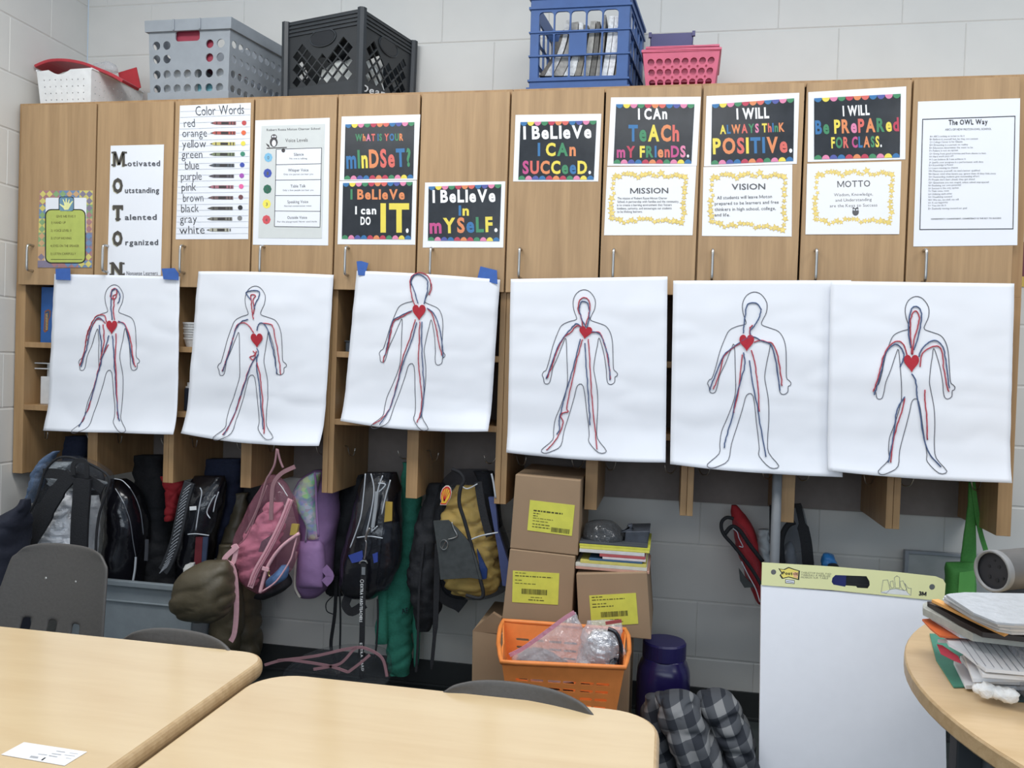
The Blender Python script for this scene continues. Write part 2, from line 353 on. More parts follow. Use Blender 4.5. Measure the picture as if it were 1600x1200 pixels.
# ================================================================== SHEETS ON THE DOORS
YP = YD-.0012
def P0(y): return lambda u, v: aty(u, v, y)
LY = [YP-.0008-.0004*i for i in range(6)]       # print layers
def sheet(name, label, corners, mat, group=None, y=YP, curl=0, seed=0):
    P = [aty(u, v, y) for u, v in corners]; c = (P[2]+P[3])/2
    T = thing(name, label, 'poster', (c.x, y, c.z), group); mb = MB()
    def fn(s, t):
        q = (P[0]*(1-s)+P[1]*s)*(1-t)+(P[3]*(1-s)+P[2]*s)*t
        return q
    mb.grid(fn, 6, 8); mesh('sheet', mb, mat, T, solid=.0007); return T
def ppoly(mb, pts, y, mi=0): mb.poly([aty(u, v, y) for u, v in pts], mi)
def lerp2(q, s, t):
    a, b, c, d = q
    return tuple((a[k]*(1-s)+b[k]*s)*(1-t)+(d[k]*(1-s)+c[k]*s)*t for k in (0, 1))
CHALK = M('chalkboard_print', (44, 47, 51), .2, scale=18, var=.25, spec=.6)
TOPC = 'bypgrocbvpg'; BOTC = 'gpvbrorgpyb'
KEYS = list(PAL)
def chalk(label, outer, inner, lines, group='motivational posters on chalkboard print'):
    T = sheet('motivational_poster', label, outer, LAMI, group)
    mb = MB(); ppoly(mb, inner, LY[0]); mesh('printed_panel', mb, CHALK, T)
    for row, cs in ((0, TOPC), (1, BOTC)):
        mb = MB()
        for k, ch in enumerate(cs):
            n = len(cs); pts = []
            for j in range(11):
                t = math.pi*j/10; s = (k+.5-.5*math.cos(t))/n; d = .055*math.sin(t)*1.25
                pts.append(lerp2(inner, min(max(s, 0), 1), d if row == 0 else 1-d))
            ppoly(mb, pts, LY[1]+.00003*(k % 2), KEYS.index(ch))
        mesh('scalloped_border', mb, [pc(k) for k in KEYS], T)
    mb = MB()
    for s, a, b, h, cols in lines: text(mb, s, a, b, h, P0(LY[1]-.0001), [KEYS.index(c) for c in cols], bold=.038, gap=.10, res=3)
    mesh('lettering', mb, [pc(k) for k in KEYS], T)
def q(R, *p): return [R(*a) for a in p]
s2, s3 = .36667, .35
chalk('black poster asking about your mindset, above the poster with big yellow letters', q(R2, (420, 497), (755, 488), (741, 767), (411, 769)), q(R2, (435, 530), (730, 520), (725, 760), (430, 765)),
      [('WhAT IS YOUR', R2(478, 600), R2(682, 598), 28*s2, 'gopcbgcbgo'), ('mInDSeT?', R2(440, 716), R2(715, 706), 72*s2, 'bgyoccbg')])
chalk('black poster with two huge yellow letters under the mindset poster', q(R2, (410, 771), (739, 769), (733, 1043), (402, 1041)), q(R2, (425, 780), (722, 775), (715, 1020), (420, 1018)),
      [('I BeLIeVe', R2(457, 848), R2(688, 848), 40*s2, 'gooooooo'), ('I can', R2(477, 912), R2(567, 912), 32*s2, 'w'), ('DO', R2(500, 957), R2(543, 957), 32*s2, 'w'), ('IT', R2(585, 985), R2(707, 985), 114*s2, 'y'), ('.', R2(693, 988), R2(705, 988), 70*s2, 'w')])
chalk('black poster ending in the coloured word myself, on the door left of the blue crate', q(R2, (775, 778), (1117, 773), (1108, 1055), (765, 1055)), q(R2, (790, 795), (1100, 785), (1092, 1028), (787, 1025)),
      [('I BeLIeVe', R2(807, 862), R2(1075, 858), 50*s2, 'w'), ('In', R2(918, 917), R2(962, 917), 40*s2, 'by'), ('mYSeLF.', R2(795, 993), R2(1084, 985), 60*s2, 'myobgyw')])
chalk('black poster about believing you can succeed, alone on the door under the blue crate', q(R3, (73, 513), (456, 508), (442, 810), (62, 810)), q(R3, (95, 545), (435, 538), (422, 802), (85, 802)),
      [('I BeLIeVe', R3(108, 620), R3(412, 614), 54*s3, 'w'), ('I CAn', R3(172, 694), R3(342, 694), 54*s3, 'bygo'), ('SUCCeeD.', R3(104, 774), R3(410, 774), 54*s3, 'mcoygbyw')])
chalk('black poster about teaching my friends, above the mission sheet', q(R3, (499, 435), (900, 432), (882, 740), (483, 740)), q(R3, (522, 465), (872, 465), (858, 730), (510, 730)),
      [('I CAn', R3(620, 532), R3(750, 530), 46*s3, 'w'), ('TeACh', R3(577, 628), R3(803, 628), 68*s3, 'bgyoc'), ('mY FRIenDS.', R3(525, 702), R3(848, 700), 48*s3, 'mrygbocmpw')])
chalk('black poster about thinking positive, above the vision sheet', [(1104, 150), (1249, 145), (1245, 256), (1100, 260)], [(1112.5, 163), (1241, 153.5), (1239.5, 251.5), (1111, 257)],
      [('I WILL', (1151, 186), (1202, 184), 16, 'w'), ('ALWAYS ThInK', (1125, 209), (1226, 205), 13, 'ybocgpycbgo'), ('POSITIVe.', (1114, 240), (1238, 237), 23, 'yocybbocw')])
chalk('black poster about being prepared for class, above the motto sheet', [(1263, 144), (1416, 135), (1414.5, 249), (1262, 253)], [(1272, 153.5), (1407.5, 146.5), (1406, 246), (1272, 249)],
      [('I WILL', (1317, 181), (1359, 179), 15, 'w'), ('Be PRePARed', (1274, 209), (1405, 204), 20, 'bgyopcogyr'), ('FOR CLASS.', (1299, 231), (1378, 229), 16, 'ygcmbogyw')])
# star bordered sheets
STAR = M('star_print', (236, 212, 124), .5, var=.12, scale=60); STAR2 = M('star_outline_print', (212, 182, 92), .5)
def starsheet(name, label, outer, box, title, lines):
    T = sheet(name, label, outer, LAMI, 'star bordered statement sheets'); mb = MB(); rnd = random.Random(len(title)*3)
    def star(s, t, r):
        u, v = lerp2(box, s, t); a0 = rnd.uniform(0, 1.2); r *= rnd.uniform(.75, 1.25); yy = LY[0]-rnd.random()*.0003
        for k, f, mi in ((0, 1, 1), (1, .8, 0)):
            ppoly(mb, [(u+r*f*(1 if i % 2 == 0 else .48)*math.cos(a0+i*math.pi/5), v+r*f*(1 if i % 2 == 0 else .48)*math.sin(a0+i*math.pi/5)) for i in range(10)], yy-.0001*k, mi)
    for k in range(19):
        for t in (0, 1): star((k+.5)/19, t+rnd.uniform(-.05, .05), 5.4)
    for k in range(9):
        for s in (0, 1): star(s+rnd.uniform(-.02, .02), (k+.5)/9, 5.3)
    mesh('star_border', mb, [STAR, STAR2], T); mb = MB()
    text(mb, *title, P0(LY[0]), 0, bold=.012)
    for l in lines: text(mb, *l, P0(LY[0]), 0, bold=.004)
    mesh('lettering', mb, GREYINK, T); return T
starsheet('mission_sheet', 'white mission sheet with a border of gold stars', q(R3, (482, 745), (880, 741), (863, 1050), (468, 1050)), q(R3, (512, 785), (832, 780), (822, 985), (498, 985)),
          ('MISSION', R3(585, 864), R3(755, 862), 24*s3),
          [(t, R3(x0, y), R3(x1, y-1), 10*s3) for t, x0, x1, y in (('The mission of Robert Russa Moton Charter', 528, 750, 890), ('School, in partnership with families and the community,', 528, 803, 905), ('is to create a learning environment that fosters', 526, 770, 920), ('kindness, curiosity, and encourages our students', 526, 770, 935), ('to be lifelong learners.', 526, 640, 950))])
starsheet('vision_sheet', 'white vision sheet with a border of gold stars', [R3(912, 746), (1238, 257), (1237, 369.5), R3(905, 1053)], [R3(950, 790), (1226, 272), (1226, 356), R3(945, 1000)],
          ('VISION', R3(1038, 847), R3(1188, 845), 26*s3),
          [(t, a, b, 5) for t, a, b in (('All students will leave Moton', R3(972, 890), R4(75, 655)), ('prepared to be learners and free', R3(962, 916), R4(105, 680)), ('thinkers in high school, college,', R3(962, 942), R4(92, 708)), ('and life.', R3(962, 966), R3(1030, 966)))])
T = starsheet('motto_sheet', 'white motto sheet with a border of gold stars and a small owl', q(R4, (232, 503), (652, 492), (643, 817), (224, 818)), q(R4, (275, 550), (612, 540), (606, 755), (268, 762)),
          ('MOTTO', R4(367, 608), R4(514, 604), 28*s3),
          [(t, R4(x0, y), R4(x1, y-4), 4.6) for t, x0, x1, y in (('Wisdom, Knowledge,', 352, 525, 648), ('and Understanding', 358, 520, 672), ('are the Keys to Success', 333, 545, 697))])
mb = MB(); ppoly(mb, [R4(*p) for p in circ(448, 718, 15, 14, 17)], LY[0]); ppoly(mb, [R4(*p) for p in ((434, 706), (436, 694), (446, 702), (458, 694), (462, 706))], LY[0])
ppoly(mb, [R4(*p) for p in circ(442, 708, 4, 8)], LY[1], 1); ppoly(mb, [R4(*p) for p in circ(454, 708, 4, 8)], LY[1], 1); mesh('owl_picture', mb, [GREYINK, PAPER], T)
# rules sheet
T = sheet('rules_sheet', 'white paper titled the owl way with many small lines in a thin frame', [R4(727, 225), R4(1183, 210), R4(1170, 866), R4(706, 872)], PAPER)
mb = MB(); fr_ = [R4(748, 304), R4(1160, 290), R4(1151, 793), R4(735, 796)]
for k in range(4):
    a, b = fr_[k], fr_[(k+1) % 4]; d = Vector((b[0]-a[0], b[1]-a[1])).normalized()*.6; n = (-d.y, d.x)
    ppoly(mb, [(a[0]-n[0]-d.x, a[1]-n[1]-d.y), (b[0]-n[0]+d.x, b[1]-n[1]+d.y), (b[0]+n[0]+d.x, b[1]+n[1]+d.y), (a[0]+n[0]-d.x, a[1]+n[1]-d.y)], LY[0])
text(mb, 'The OWL Way', R4(864, 329), R4(1038, 325), 22*s3, P0(LY[0]), 0, bold=.02)
mesh('lettering', mb, INK, T); mb = MB()
text(mb, "ABC's OF NEW MOTON OWL SCHOOL", R4(848, 354), R4(1055, 351), 9*s3, P0(LY[0]), 0)
rl = ["A= ABC's nothing so to but to do it", 'B= Believe in yourself but, be they are contest', 'C= College Career is for Classes', 'D= Dreaming is a pursuit to reality', 'E= Education determines the want to be', 'F= Failure is not an option', 'G= Giving from good activities and from classes to best', 'H= Hard work pays off', 'I= I can believe & I can achieve it', 'J= Justify your progress in a performance with data', 'K= Knowledge is Power', 'L= Learn missing its chance', "M= Motivate yourself, no one's better qualified", 'N= Never mind what haters say, ignore them til they fade away', 'O= Outstanding students give outstanding effort', "P= People don't burn ahead, they get ahead", 'Q= Questions are not stupid, unless asked unprepared', 'R= Realizing our own potential', 'S= Success is the only option', 'T= Think twice, twice', 'U= Utilizing each other', 'V= Visualizing success!', 'W= We can, we shall, we will', 'X= X out negativity', 'Y= You can do it', 'Z= Zealously moving toward our goal']
re_ = [935, 995, 925, 950, 972, 905, 1030, 885, 940, 1018, 885, 905, 1003, 1075, 1000, 980, 1043, 918, 908, 865, 880, 880, 908, 860, 852, 945]
for k, (t, x1) in enumerate(zip(rl, re_)):
    y = 384+k*12.9; text(mb, t, R4(780-k*.35, y), R4(x1, y-3), 7.5*s3, P0(LY[0]), 0)
text(mb, 'CONSISTENCY, COMMITMENT, COMPETENCY IS THE KEY TO SUCCESS', R4(785, 752), R4(1098, 748), 6*s3, P0(LY[0]), 0, bold=.02)
mesh('small_print', mb, GREYINK, T)
# voice levels
T = sheet('voice_levels_sheet', 'voice levels chart with five coloured dots and boxed rows on grey print', q(R2, (52, 513), (369, 502), (362, 1046), (41, 1043)), PAPER)
mb = MB(); ppoly(mb, q(R2, (78, 537), (348, 528), (335, 1016), (64, 1014)), LY[0]); mesh('printed_panel', mb, M('grey_print', (210, 214, 212), .6, var=.02), T)
mb = MB(); tl, tr, br, bl = R2(141, 636), R2(334, 630), R2(327, 968), R2(133, 965)
ppoly(mb, [tl, tr, br, bl], LY[1], 1)
for k in range(6):
    a, b = lerp2([tl, tr, br, bl], 0, k/5), lerp2([tl, tr, br, bl], 1, k/5); ppoly(mb, [(a[0], a[1]-.4), (b[0], b[1]-.4), (b[0], b[1]+.4), (a[0], a[1]+.4)], LY[2])
for s in (0, 1):
    a, b = lerp2([tl, tr, br, bl], s, 0), lerp2([tl, tr, br, bl], s, 1); ppoly(mb, [(a[0]-.4, a[1]), (a[0]+.4, a[1]), (b[0]+.4, b[1]), (b[0]-.4, b[1])], LY[2])
mesh('row_table', mb, [INK, PAPER], T); mb = MB()
text(mb, 'Robert Russa Moton Charter School', R2(100, 558), R2(328, 552), 9*s2, P0(LY[1]), 0, bold=.015); text(mb, 'Voice Levels', R2(180, 606), R2(275, 603), 15*s2, P0(LY[1]), 0, bold=.006)
for t, t2, x0, x1, x2, x3, y in (('Silence', 'No one is talking', 216, 257, 197, 272, 664), ('Whisper Voice', 'Only one person can hear you', 191, 278, 172, 298, 731), ('Table Talk', 'Only a few people can hear you', 202, 266, 168, 300, 799), ('Speaking Voice', 'Normal conversation voice', 188, 277, 175, 290, 866), ('Outside Voice', 'For the playground. Never used inside', 188, 272, 146, 314, 933)):
    text(mb, t, R2(x0, y), R2(x1, y-1), 12*s2, P0(LY[2]), 0, bold=.006); text(mb, t2, R2(x2, y+15), R2(x3, y+14), 7*s2, P0(LY[2]), 0)
mesh('lettering', mb, GREYINK, T); mb = MB()
DOT = [M('dot_light_blue', (126, 186, 218)), M('dot_blue', (64, 84, 170)), M('dot_green', (44, 104, 82)), M('dot_yellow', (240, 228, 96)), M('dot_red', (212, 84, 92))]
for k, (x, y) in enumerate(((107, 671), (104, 738), (103, 806), (100, 869), (99, 936))): ppoly(mb, [R2(*p) for p in circ(x, y, 18, 8, 20)], LY[1], k)
mesh('level_dots', mb, DOT, T); mb = MB()
for ch, x, y in (('0', 107, 679), ('1', 104, 746), ('2', 103, 814), ('3', 100, 877), ('4', 99, 944)): text(mb, ch, R2(x-4, y), R2(x+4, y), 14*s2, P0(LY[2]), 0)
mesh('level_numbers', mb, GREYINK, T); mb = MB()
ppoly(mb, [R2(*p) for p in circ(130, 606, 17, 14, 21)], LY[1]); ppoly(mb, [R2(*p) for p in circ(131, 584, 13, 12, 12)], LY[1]-.0001); ppoly(mb, [R2(*p) for p in circ(131, 610, 9, 12, 14)], LY[2], 1)
ppoly(mb, [R2(*p) for p in circ(126, 582, 4, 8)], LY[2], 1); ppoly(mb, [R2(*p) for p in circ(136, 582, 4, 8)], LY[2], 1)
ppoly(mb, q(R2, (100, 630), (186, 626), (186, 630), (100, 634)), LY[1]-.0002); ppoly(mb, q(R2, (96, 610), (110, 618), (114, 630), (104, 624)), LY[1]); ppoly(mb, [R2(*p) for p in circ(171, 641, 8, 10, 9)], LY[2])
mesh('owl_picture', mb, [M('owl_print', (70, 66, 68)), PAPER], T)
# colour words
T = sheet('color_words_chart', 'lined chart paper of handwritten color words with printed crayons and dots', q(R1, (750, 440), (1045, 428), (1034, 996), (732, 997)), PAPER)
mb = MB(); cw = q(R1, (750, 440), (1045, 428), (1034, 996), (732, 997))
for k in range(22):
    t = .045+k*.0435; a, b = lerp2(cw, .005, t), lerp2(cw, .995, t); ppoly(mb, [(a[0], a[1]-.22), (b[0], b[1]-.22), (b[0], b[1]+.22), (a[0], a[1]+.22)], LY[0])
mesh('ruled_lines', mb, M('ruled_line', (176, 182, 190)), T); mb = MB()
text(mb, 'Color Words', R1(815, 482), R1(1017, 474), 40*.375, P0(LY[1]), 0, bold=-.012)
WORDS = [('red', 767, 812, 530, (196, 80, 80)), ('orange', 760, 862, 571, (232, 110, 70)), ('yellow', 760, 858, 616, (236, 222, 84)), ('green', 757, 843, 660, (64, 140, 112)), ('blue', 772, 829, 706, (62, 82, 170)), ('purple', 754, 840, 751, (164, 84, 176)), ('pink', 757, 817, 796, (232, 104, 160)), ('brown', 763, 847, 841, (116, 72, 74)), ('black', 755, 828, 885, (46, 46, 48)), ('gray', 750, 820, 929, (128, 128, 128)), ('white', 748, 852, 975, None)]
for t, x0, x1, y, c in WORDS: text(mb, t, R1(x0, y), R1(x1, y-2), 34*.375, P0(LY[1]), 0, bold=-.012)
mesh('handwriting', mb, INK, T)
CR = [(150, 92, 92), (176, 88, 80), (196, 186, 110), (120, 130, 100), (84, 92, 98), (92, 88, 94), (166, 110, 122), (116, 92, 92), (92, 90, 84), (120, 118, 108), (176, 174, 158)]
mb = MB(); mats = [M('crayon_dark', (58, 54, 54))]; dm = MB(); dmats = []
for k, (t, x0, x1, y, c) in enumerate(WORDS):
    mats.append(M('crayon_print_'+t, CR[k])); cx0 = 877-k*1.7; cy = y-17; ln = 106 if k < 10 else 94
    ppoly(mb, q(R1, (cx0, cy), (cx0+20, cy-7), (cx0+ln, cy-7), (cx0+ln, cy+7), (cx0+20, cy+6)), LY[1], k+1)
    ppoly(mb, q(R1, (cx0+45, cy-5), (cx0+76, cy-5), (cx0+76, cy+5), (cx0+45, cy+5)), LY[2], 0); ppoly(mb, q(R1, (cx0, cy), (cx0+10, cy-3), (cx0+10, cy+3)), LY[2], 0)
    for xx in (24, 85, 97): ppoly(mb, q(R1, (cx0+xx, cy-6), (cx0+xx+4, cy-6), (cx0+xx+4, cy+6), (cx0+xx, cy+6)), LY[2], 0)
    if c: dmats.append(M('color_dot_'+t, c)); ppoly(dm, [R1(*p) for p in circ(1017-k*2.0, y-18-k*.25, 10, 12)], LY[1], len(dmats)-1)
mesh('printed_crayons', mb, mats, T); mesh('color_dots', dm, dmats, T)
# acrostic poster
T = sheet('acrostic_poster', 'tall white poster of large dark initials each starting a word', q(R1, (461, 607), (683, 602), (670, 1148), (447, 1148)), PAPER, y=YP)
hl = MB(); sm = MB()
for ch, x0, x1, yb, h, wd, wx0, wx1, wy in (('M', 472, 520, 691, 58, 'otivated', 531, 667, 692), ('O', 470, 512, 801, 56, 'utstanding', 520, 663, 804), ('T', 470, 513, 916, 58, 'alented', 520, 653, 916), ('O', 469, 511, 1021, 56, 'rganized', 522, 659, 1021), ('N', 464, 510, 1147, 52, 'o Nonsense Learners', 513, 657, 1147)):
    mb = MB(); text(hl, ch, R1(x0-3, yb+3), R1(x1-3, yb+3), h*.375, P0(LY[0]), 0, bold=.045); text(mb, ch, R1(x0, yb), R1(x1, yb), h*.375, P0(LY[1]), 0, bold=.05)
    for xx in ((x0, x1) if ch in 'MN' else ()):
        for yy in (yb, yb-h+6): ppoly(mb, q(R1, (xx-8, yy-7), (xx+9, yy-7), (xx+9, yy), (xx-8, yy)), LY[1]-.0001)
    if ch == 'T':
        ppoly(mb, q(R1, (x0+10, yb-7), (x1-10, yb-7), (x1-10, yb), (x0+10, yb)), LY[1]-.0001)
        for xx in (x0, x1-7): ppoly(mb, q(R1, (xx, yb-h), (xx+7, yb-h), (xx+7, yb-h+18), (xx, yb-h+18)), LY[1]-.0001)
    mesh('initial', mb, M('initial_print', (74, 70, 64)), T)
    hh = 22 if ch != 'N' else 17
    text(sm, wd, R1(wx0, wy), R1(wx1, wy-1), hh*.375, P0(LY[1]), 0, bold=.022 if ch != 'N' else 0)
mesh('initial_shadows', hl, M('initial_shadow_print', (168, 164, 140)), T); mesh('lettering', sm, M('word_print', (84, 86, 92)), T)
# hand rules card
K5 = K(30, 270, 140/1050)
hc = q(K5, (240, 208), (862, 208), (850, 1110), (215, 1110))
T = sheet('listening_rules_card', 'lime rules card with a raised hand and a bright diamond patterned border', hc, LAMI)
mb = MB(); HM = [M('border_'+n, c) for n, c in (('rose', (170, 124, 126)), ('blue', (112, 140, 176)), ('yellow', (212, 200, 116)), ('green', (136, 170, 120)), ('orange', (204, 166, 124)), ('violet', (134, 126, 146)))]
rnd = random.Random(3); nx, ny = 8, 11
for j in range(ny):
    for i in range(nx):
        if 0 < i < nx-1 and 0 < j < ny-1: continue
        ppoly(mb, [lerp2(hc, (i+a)/nx, (j+b)/ny) for a, b in ((0, 0), (1, 0), (1, 1), (0, 1))], LY[0], (j//2+i//3) % 6)
        ppoly(mb, [lerp2(hc, (i+a)/nx, (j+b)/ny) for a, b in ((.5, 0), (1, .5), (.5, 1), (0, .5))], LY[1], (j//3+i//2+2) % 6)
mesh('patterned_border', mb, HM, T); mb = MB()
ppoly(mb, q(K5, (310, 300), (790, 300), (785, 700), (310, 700)), LY[2]); mesh('white_panel', mb, PAPER, T); mb = MB()
ppoly(mb, [K5(*p) for p in rrect(302, 425, 780, 1062, 70)], LY[3]); ppoly(mb, [K5(*p) for p in rrect(316, 438, 768, 1050, 60)], LY[4], 1)
ppoly(mb, q(K5, (370, 1012), (740, 1012), (740, 1017), (370, 1017)), LY[5]); mesh('lime_panel', mb, [INK, M('lime_print', (180, 192, 98), .3)], T); mb = MB()
ppoly(mb, [K5(*p) for p in rrect(462, 280, 642, 455, 30)], LY[4]); ppoly(mb, [K5(*p) for p in rrect(470, 288, 634, 447, 26)], LY[4]-.0001, 1)
hand = [(530, 435), (515, 410), (490, 390), (472, 370), (480, 362), (510, 380), (530, 385), (522, 350), (508, 312), (518, 308), (535, 345), (542, 350), (545, 300), (556, 298), (560, 348), (568, 350), (582, 308), (592, 312), (584, 355), (592, 360), (622, 328), (632, 334), (606, 375), (590, 405), (575, 432)]
ppoly(mb, q(K5, *hand), LY[5], 2); mesh('hand_picture', mb, [INK, M('hand_blue_print', (108, 148, 172)), M('hand_print', (236, 238, 170))], T); mb = MB()
for t, x0, x1, y in (('GIVE ME FIVE !!', 432, 660, 524), ('1) HAND UP', 376, 545, 597), ('2) VOICE LEVEL 0', 370, 610, 690), ('3) STOP MOVING', 370, 612, 780), ('4) EYES ON THE SPEAKER', 366, 702, 870), ('5) LISTEN CAREFULLY', 366, 665, 962)):
    text(mb, t, K5(x0, y), K5(x1, y), 3.6, P0(LY[5]), 0, bold=.006)
mesh('lettering', mb, M('olive_ink', (110, 104, 58)), T)
# ================================================================== BODY DRAWINGS
BODY = [(345, 275), (333, 240), (330, 200), (345, 166), (375, 150), (405, 160), (428, 195), (426, 235), (413, 263), (408, 285), (440, 298), (475, 312), (495, 340), (505, 380), (508, 440), (510, 502), (520, 515), (528, 525), (525, 536), (517, 540), (515, 563), (500, 573), (486, 568), (480, 545), (478, 510), (470, 450), (458, 400), (445, 365), (438, 400), (430, 440), (422, 500), (428, 540), (438, 600), (440, 680), (436, 760), (440, 815), (480, 868), (445, 875), (402, 830), (402, 800), (398, 750), (390, 690), (376, 582), (350, 578), (335, 630), (315, 700), (290, 780), (277, 845), (235, 870), (205, 877), (193, 862), (240, 820), (243, 780), (250, 730), (270, 680), (295, 610), (305, 560), (303, 470), (298, 370), (285, 390), (262, 450), (240, 500), (232, 540), (222, 568), (203, 568), (198, 545), (192, 530), (200, 515), (210, 508), (225, 460), (240, 400), (260, 345), (278, 310), (310, 293), (340, 285)]
YRED = M('red_yarn', (184, 74, 86), .9, scale=300, var=.2); YBLUE = M('blue_yarn', (80, 98, 134), .9, scale=300, var=.2); HEARTM = M('red_felt', (176, 40, 54), .85, scale=90, var=.08)
PENL = M('pen_line', (84, 84, 92), .7)
def affine(dst):
    src = [(375, 150), (193, 862), (480, 868)]
    A = Matrix([[x, y, 1] for x, y in src]); Ai = A.inverted()
    cx = Ai @ Vector([d[0] for d in dst]); cy = Ai @ Vector([d[1] for d in dst])
    return lambda x, y: (cx[0]*x+cx[1]*y+cx[2], cy[0]*x+cy[1]*y+cy[2])
def drawing(label, corners, y0, Rk, marks, heart, red, blue, seed, curl=.03, botcurve=.0, bow=0):
    P = [aty(u, v, y0) for u, v in corners]; c = (P[2]+P[3])/2
    T = thing('body_drawing', label, 'drawing', (c.x, y0, c.z), 'large body drawings with yarn veins')
    def off(s, t):
        n = noise.noise(Vector((s*2.2+seed*3, t*2.6, seed)))*.006+noise.noise(Vector((s*1.2+seed*5, t*9, seed)))*.004+noise.noise(Vector((s*5+seed*5, t*6+s*4, seed*2)))*.002
        n *= min(1, t*6)
        cv = curl*max(0, (t-.8)/.2)**2*(.6+.8*abs(noise.noise(Vector((s*1.7, seed, 0)))))
        return -abs(n)-.003*t-cv-bow*math.sin(math.pi*min(max(s, 0), 1))*(1-.6*t)
    def fn(s, t):
        p = (P[0]*(1-s)+P[1]*s)*(1-t)+(P[3]*(1-s)+P[2]*s)*t
        p = p.copy(); p.y = y0+off(s, t)
        if t > .9: p.z -= botcurve*math.sin(math.pi*s)*(t-.9)*10
        return p
    def st(u, v):
        p = aty(u, v, y0-.004); s = t = .5
        for _ in range(8):
            e = (P[0]*(1-s)+P[1]*s)*(1-t)+(P[3]*(1-s)+P[2]*s)*t
            ds = (P[1]-P[0])*(1-t)+(P[2]-P[3])*t; dt = (P[3]*(1-s)+P[2]*s)-(P[0]*(1-s)+P[1]*s)
            det = ds.x*dt.z-ds.z*dt.x; dx, dz = p.x-e.x, p.z-e.z
            s += (dx*dt.z-dz*dt.x)/det; t += (ds.x*dz-ds.z*dx)/det
        return s, t
    def pt(u, v, lift):
        s, t = st(u, v); s_, t_ = min(max(s, 0), 1), min(max(t, 0), 1); p = aty(u, v, y0-.004); p.y = y0+off(s_, t_)-lift; return p
    mb = MB().grid(fn, 34, 48); mesh('sheet', mb, PAPER, T, solid=.0006, smooth=True)
    A = affine([Rk(*m) for m in marks]); mb = MB()
    mb.tube([pt(*a, .0008) for a in sp2([A(*p) for p in BODY], 3, True)], .0011, 5, closed=True); mesh('body_outline', mb, PENL, T)
    hx, hy, hw, hh, rot = heart; mb = MB(); pts = []
    for k in range(30):
        a = 2*math.pi*k/30; X = 16*math.sin(a)**3/17*hw/2; Yv = -(13*math.cos(a)-5*math.cos(2*a)-2*math.cos(3*a)-math.cos(4*a)+2)/15.5*hh/2
        pts.append(pt(*Rk(hx+X*math.cos(rot)-Yv*math.sin(rot), hy+X*math.sin(rot)+Yv*math.cos(rot)), .0025))
    mb.prism(pts, (0, -.0015, 0)); mesh('heart', mb, HEARTM, T, label='red felt heart')
    for nm, lines, m, lf in (('red_yarn', red, YRED, .0022), ('blue_yarn', blue, YBLUE, .0026)):
        for l in lines:
            pth = sp2([Rk(*p) for p in l], 7); n = len(pth); rr = []
            q_ = []
            for i, p in enumerate(pth):
                j = 1.1*noise.noise(Vector((i*.45, seed*9+l[0][0], 0))); q_.append(pt(p[0]+j, p[1]+j*.4, lf)); rr.append(.0018*(1+.3*noise.noise(Vector((i*1.1, seed, 5)))))
            mesh(nm, MB().tube(q_, rr, 6), m, T, smooth=True)
    return T
drawing('body drawing with red scribble in the head, leftmost sheet, two blue tapes above', [(85, 428), (281, 432), (278, 678), (75, 672)], YD-.008, R5, [(505, 128), (345, 775), (577, 778)], (500, 318, 50, 66, 0),
        [[(510, 285), (505, 240), (508, 200), (492, 180), (500, 150), (515, 145), (520, 168), (503, 178), (512, 192), (522, 165)], [(475, 295), (468, 268), (450, 262), (425, 272), (405, 310), (390, 355), (380, 405), (370, 450), (355, 490)], [(470, 300), (455, 285), (430, 285), (408, 325), (392, 380)], [(525, 295), (550, 298), (565, 320), (580, 360), (590, 420), (600, 480), (607, 495)], [(485, 395), (455, 460), (432, 540), (410, 640), (380, 740)], [(462, 305), (465, 380), (450, 465)], [(518, 345), (518, 450), (520, 560), (525, 680), (534, 728)]],
        [[(500, 285), (495, 220), (498, 160), (520, 148), (535, 180), (525, 212)], [(465, 292), (440, 275), (420, 297), (405, 340), (390, 400), (372, 460), (362, 495)], [(528, 290), (555, 305), (570, 340), (580, 400), (592, 460), (598, 485)], [(487, 355), (460, 450), (440, 520), (420, 600), (395, 690), (372, 760)], [(445, 308), (452, 380), (455, 440)], [(502, 355), (512, 450), (516, 560), (526, 680), (540, 735)]], 1, .03)
X6 = lambda x: x+1142.857
drawing('body drawing hanging right of the leftmost one, red felt heart low on the chest', [(310, 424), (521.5, 429.5), (506, 695), (290.5, 676)], YD-.01, R5, [(1155, 138), (980, 805), (1240, 806)], (1163, 378, 56, 68, 0),
        [[(1150, 285), (1145, 250), (1143, 210), (1140, 178), (1160, 180), (1150, 200), (1155, 232), (1150, 262)], [(1150, 345), (1130, 315), (1105, 300), (1075, 310), (1060, 350), (1040, 420), (1020, 480), (1005, 515)], [(X6(45), 302), (X6(75), 305), (X6(92), 315), (X6(100), 360), (X6(110), 430), (X6(118), 490), (X6(120), 530)], [(1160, 425), (1150, 460), (1130, 500), (1100, 580), (1075, 660), (1040, 760), (1020, 795)], [(1145, 425), (1155, 440), (1132, 452), (1145, 465)], [(X6(18), 470), (X6(30), 520), (X6(38), 600), (X6(45), 700), (X6(55), 790)]],
        [[(1155, 240), (1162, 212), (1175, 188), (1176, 162), (1145, 158), (1118, 166), (1128, 184), (1142, 200)], [(1125, 285), (1095, 295), (1070, 325), (1055, 370), (1040, 430), (1022, 480), (1008, 515)], [(X6(22), 335), (X6(30), 308), (X6(48), 302), (X6(70), 330), (X6(85), 400), (X6(98), 470), (X6(105), 528)], [(1163, 413), (1168, 440), (1140, 480), (1110, 560), (1080, 640), (1050, 730), (1025, 795)], [(1165, 440), (X6(18), 490), (X6(26), 560), (X6(30), 600), (X6(38), 700), (X6(48), 770)]], 2, .045, .012, .034)
